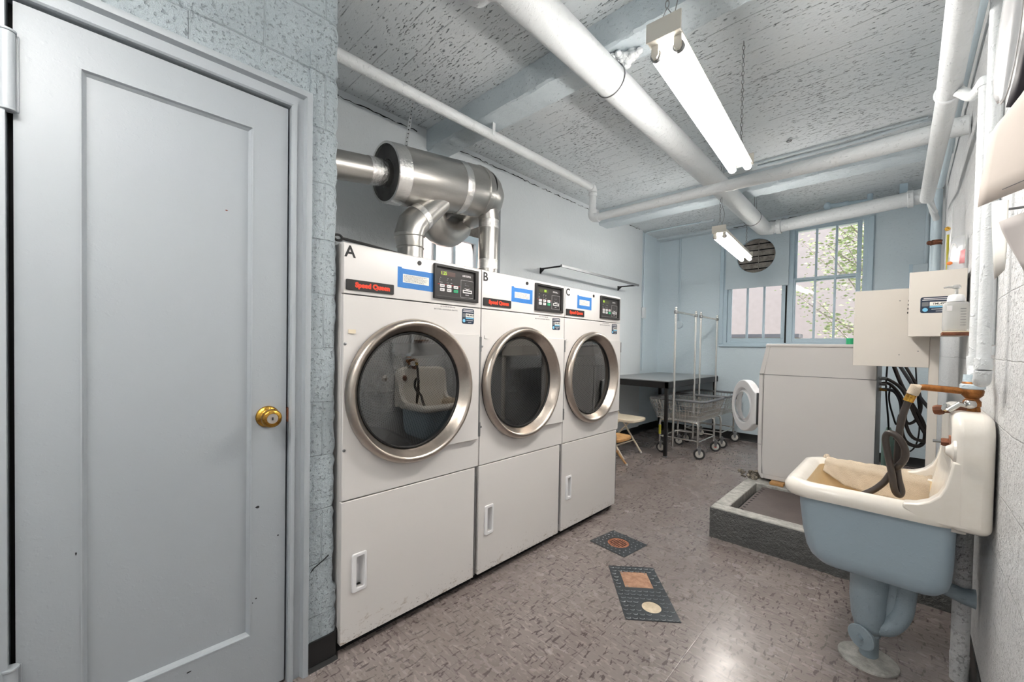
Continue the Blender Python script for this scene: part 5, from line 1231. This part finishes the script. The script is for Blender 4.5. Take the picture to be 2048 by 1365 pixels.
for k in range(8):
    x = -.049 + k * .014; L2 = math.sqrt(max(0, .06 ** 2 - x * x)); box(x - .0032, x + .0032, -L2, L2, .0004, .0018, bm)
gr = obj('drain_grate', bm, M['grate'], t); obj('drain_hole', lathe([(0, .0003), (.064, .0003)], (0, 0, 0), (0, 0, 1), 30), M['dark'], t)
t, w, h, sg, o, rz = checker_plate('long checker plate with a square brown cover and a round cream cover', [(1218, 1131), (1308, 1137), (1361, 1245), (1250, 1240)], None, .03, 'arc')
Ri = Matrix.Rotation(-rz, 4, 'Z')
def loc(px, py): return Ri @ (at(px, py, 'z', .003) - o)
qa, qb = loc(1239, 1143), loc(1308, 1178); rc = loc(1303, 1215)
sx0, sx1, sy0_, sy1_ = min(qa.x, qb.x), max(qa.x, qb.x), min(qa.y, qb.y), max(qa.y, qb.y)
ym = (rc.y + (sy0_ + sy1_) / 2) / 2 + .012
lo, hi = (-h / 2, ym) if rc.y < ym else (ym, h / 2); lo2, hi2 = (ym, h / 2) if rc.y < ym else (-h / 2, ym)
bm = plate_hole((-w / 2, w / 2, lo, hi), circ(rc.x, rc.y, .045, 40), 'z', 0, .003)
plate_hole((-w / 2, w / 2, lo2, hi2), [(sx0, sy0_), (sx1, sy0_), (sx1, sy1_), (sx0, sy1_)], 'z', 0, .003, bm)
bumps(bm, w, h, .030, lambda x, y: math.hypot(x - rc.x, y - rc.y) < .058 or (sx0 - .01 < x < sx1 + .01 and sy0_ - .012 < y < sy1_ + .008), 'arc')
obj('plate', bm, [M['diamond'], M['bumpsteel']], t)
sc_ = obj('square_cover', box(sx0 + .002, sx1 - .002, sy0_ + .002, sy1_ - .002, 0, .0015), M['copperplate'], t)
for x, y in ((sx0 + .012, sy0_ + .012), (sx1 - .012, sy1_ - .012), (sx0 + .012, sy1_ - .012)): obj('screw', lathe([(0, .0012), (.004, .001), (.005, 0)], (x, y, .0012), (0, 0, 1), 10), M['zinc'], sc_)
obj('round_cover', lathe([(0, .0018), (.04, .0018), (.044, .0008)], (rc.x, rc.y, 0), (0, 0, 1), 36), M['cream'], t)

# ------------------------------------------------------------ hoses behind the washing machine
HL = [([(1757, 757), (1775, 759), (1800, 775), (1816, 800), (1832, 836), (1850, 868)], .011, 'hose'), ([(1757, 768), (1778, 768), (1798, 788), (1808, 812), (1812, 850), (1826, 876), (1852, 884)], .011, 'hose'),
      ([(1760, 779), (1788, 783), (1802, 808), (1801, 845), (1790, 880)], .012, 'hosegrey'), ([(1786, 728), (1803, 770), (1826, 812), (1846, 846), (1850, 878), (1836, 893), (1812, 884), (1803, 860), (1806, 832), (1822, 806)], .013, 'hose'),
      ([(1797, 728), (1822, 766), (1842, 798), (1866, 826)], .012, 'hosegrey'), ([(1808, 728), (1834, 774), (1842, 812), (1834, 838), (1818, 848), (1809, 838)], .010, 'hose'),
      ([(1775, 728), (1772, 780), (1777, 850), (1776, 905)], .006, 'wire'), ([(1781, 770), (1778, 800), (1786, 832), (1793, 850), (1798, 830)], .006, 'wire'),
      ([(1831, 728), (1834, 780), (1839, 850), (1832, 890), (1815, 905), (1800, 895)], .005, 'wire')]
for k, (pts, r, m_) in enumerate(HL):
    yy = 4.02 + .035 * k
    p = smoothpath([at(px, py, 'y', yy) for px, py in pts], 6)
    for v in p: v.x = max(-.13, min(.185, v.x)); v.z = max(.22, v.z)
    if m_ == 'wire': p.append(Vector((p[-1].x, p[-1].y, .202)))
    tag(obj('water_hose' if m_ != 'wire' else 'thin_cable', tube(p, r, 10), M[m_], ang=70), 'dark rubber hose looping down behind the washing machine' if m_ != 'wire' else 'thin black cable hanging behind the washing machine', 'hose' if m_ != 'wire' else 'cable', 'hoses behind the washing machine' if m_ != 'wire' else 'cables behind the washing machine')
t = thing('hose_valve', 'row of brass hose connections on the back of the washing machine', 'valve', (-.14, 4.05, .95))
for k, py in enumerate((757, 768, 779)):
    q = at(1757, py, 'y', 4.02 + .035 * k); obj('connector', cyl((-.144, q.y, q.z), (-.105, q.y, q.z), .012, 14), M['brass'] if k == 2 else M['zinc'], t)
tag(obj('plastic_jug', loft([rr3(-.138, -.05, 4.5, 4.62, z, .03) for z in (.2, .52)] + [rr3(-.12, -.07, 4.53, 4.59, .58, .02), rr3(-.11, -.085, 4.545, 4.575, .62, .01)], cap_end=True, cap_start=True), M['jug'], ang=50), 'greenish plastic jug standing behind the washing machine', 'jug')
q = at(1836, 925, 'y', 4.45); tag(obj('floor_drain_hose', tube([(q.x - .08, 4.35, .235), (q.x, 4.45, .24), (.19, 4.55, .24)], .032, 16), M['hosegrey']), 'short grey corrugated pipe lying behind the washing machine', 'pipe')
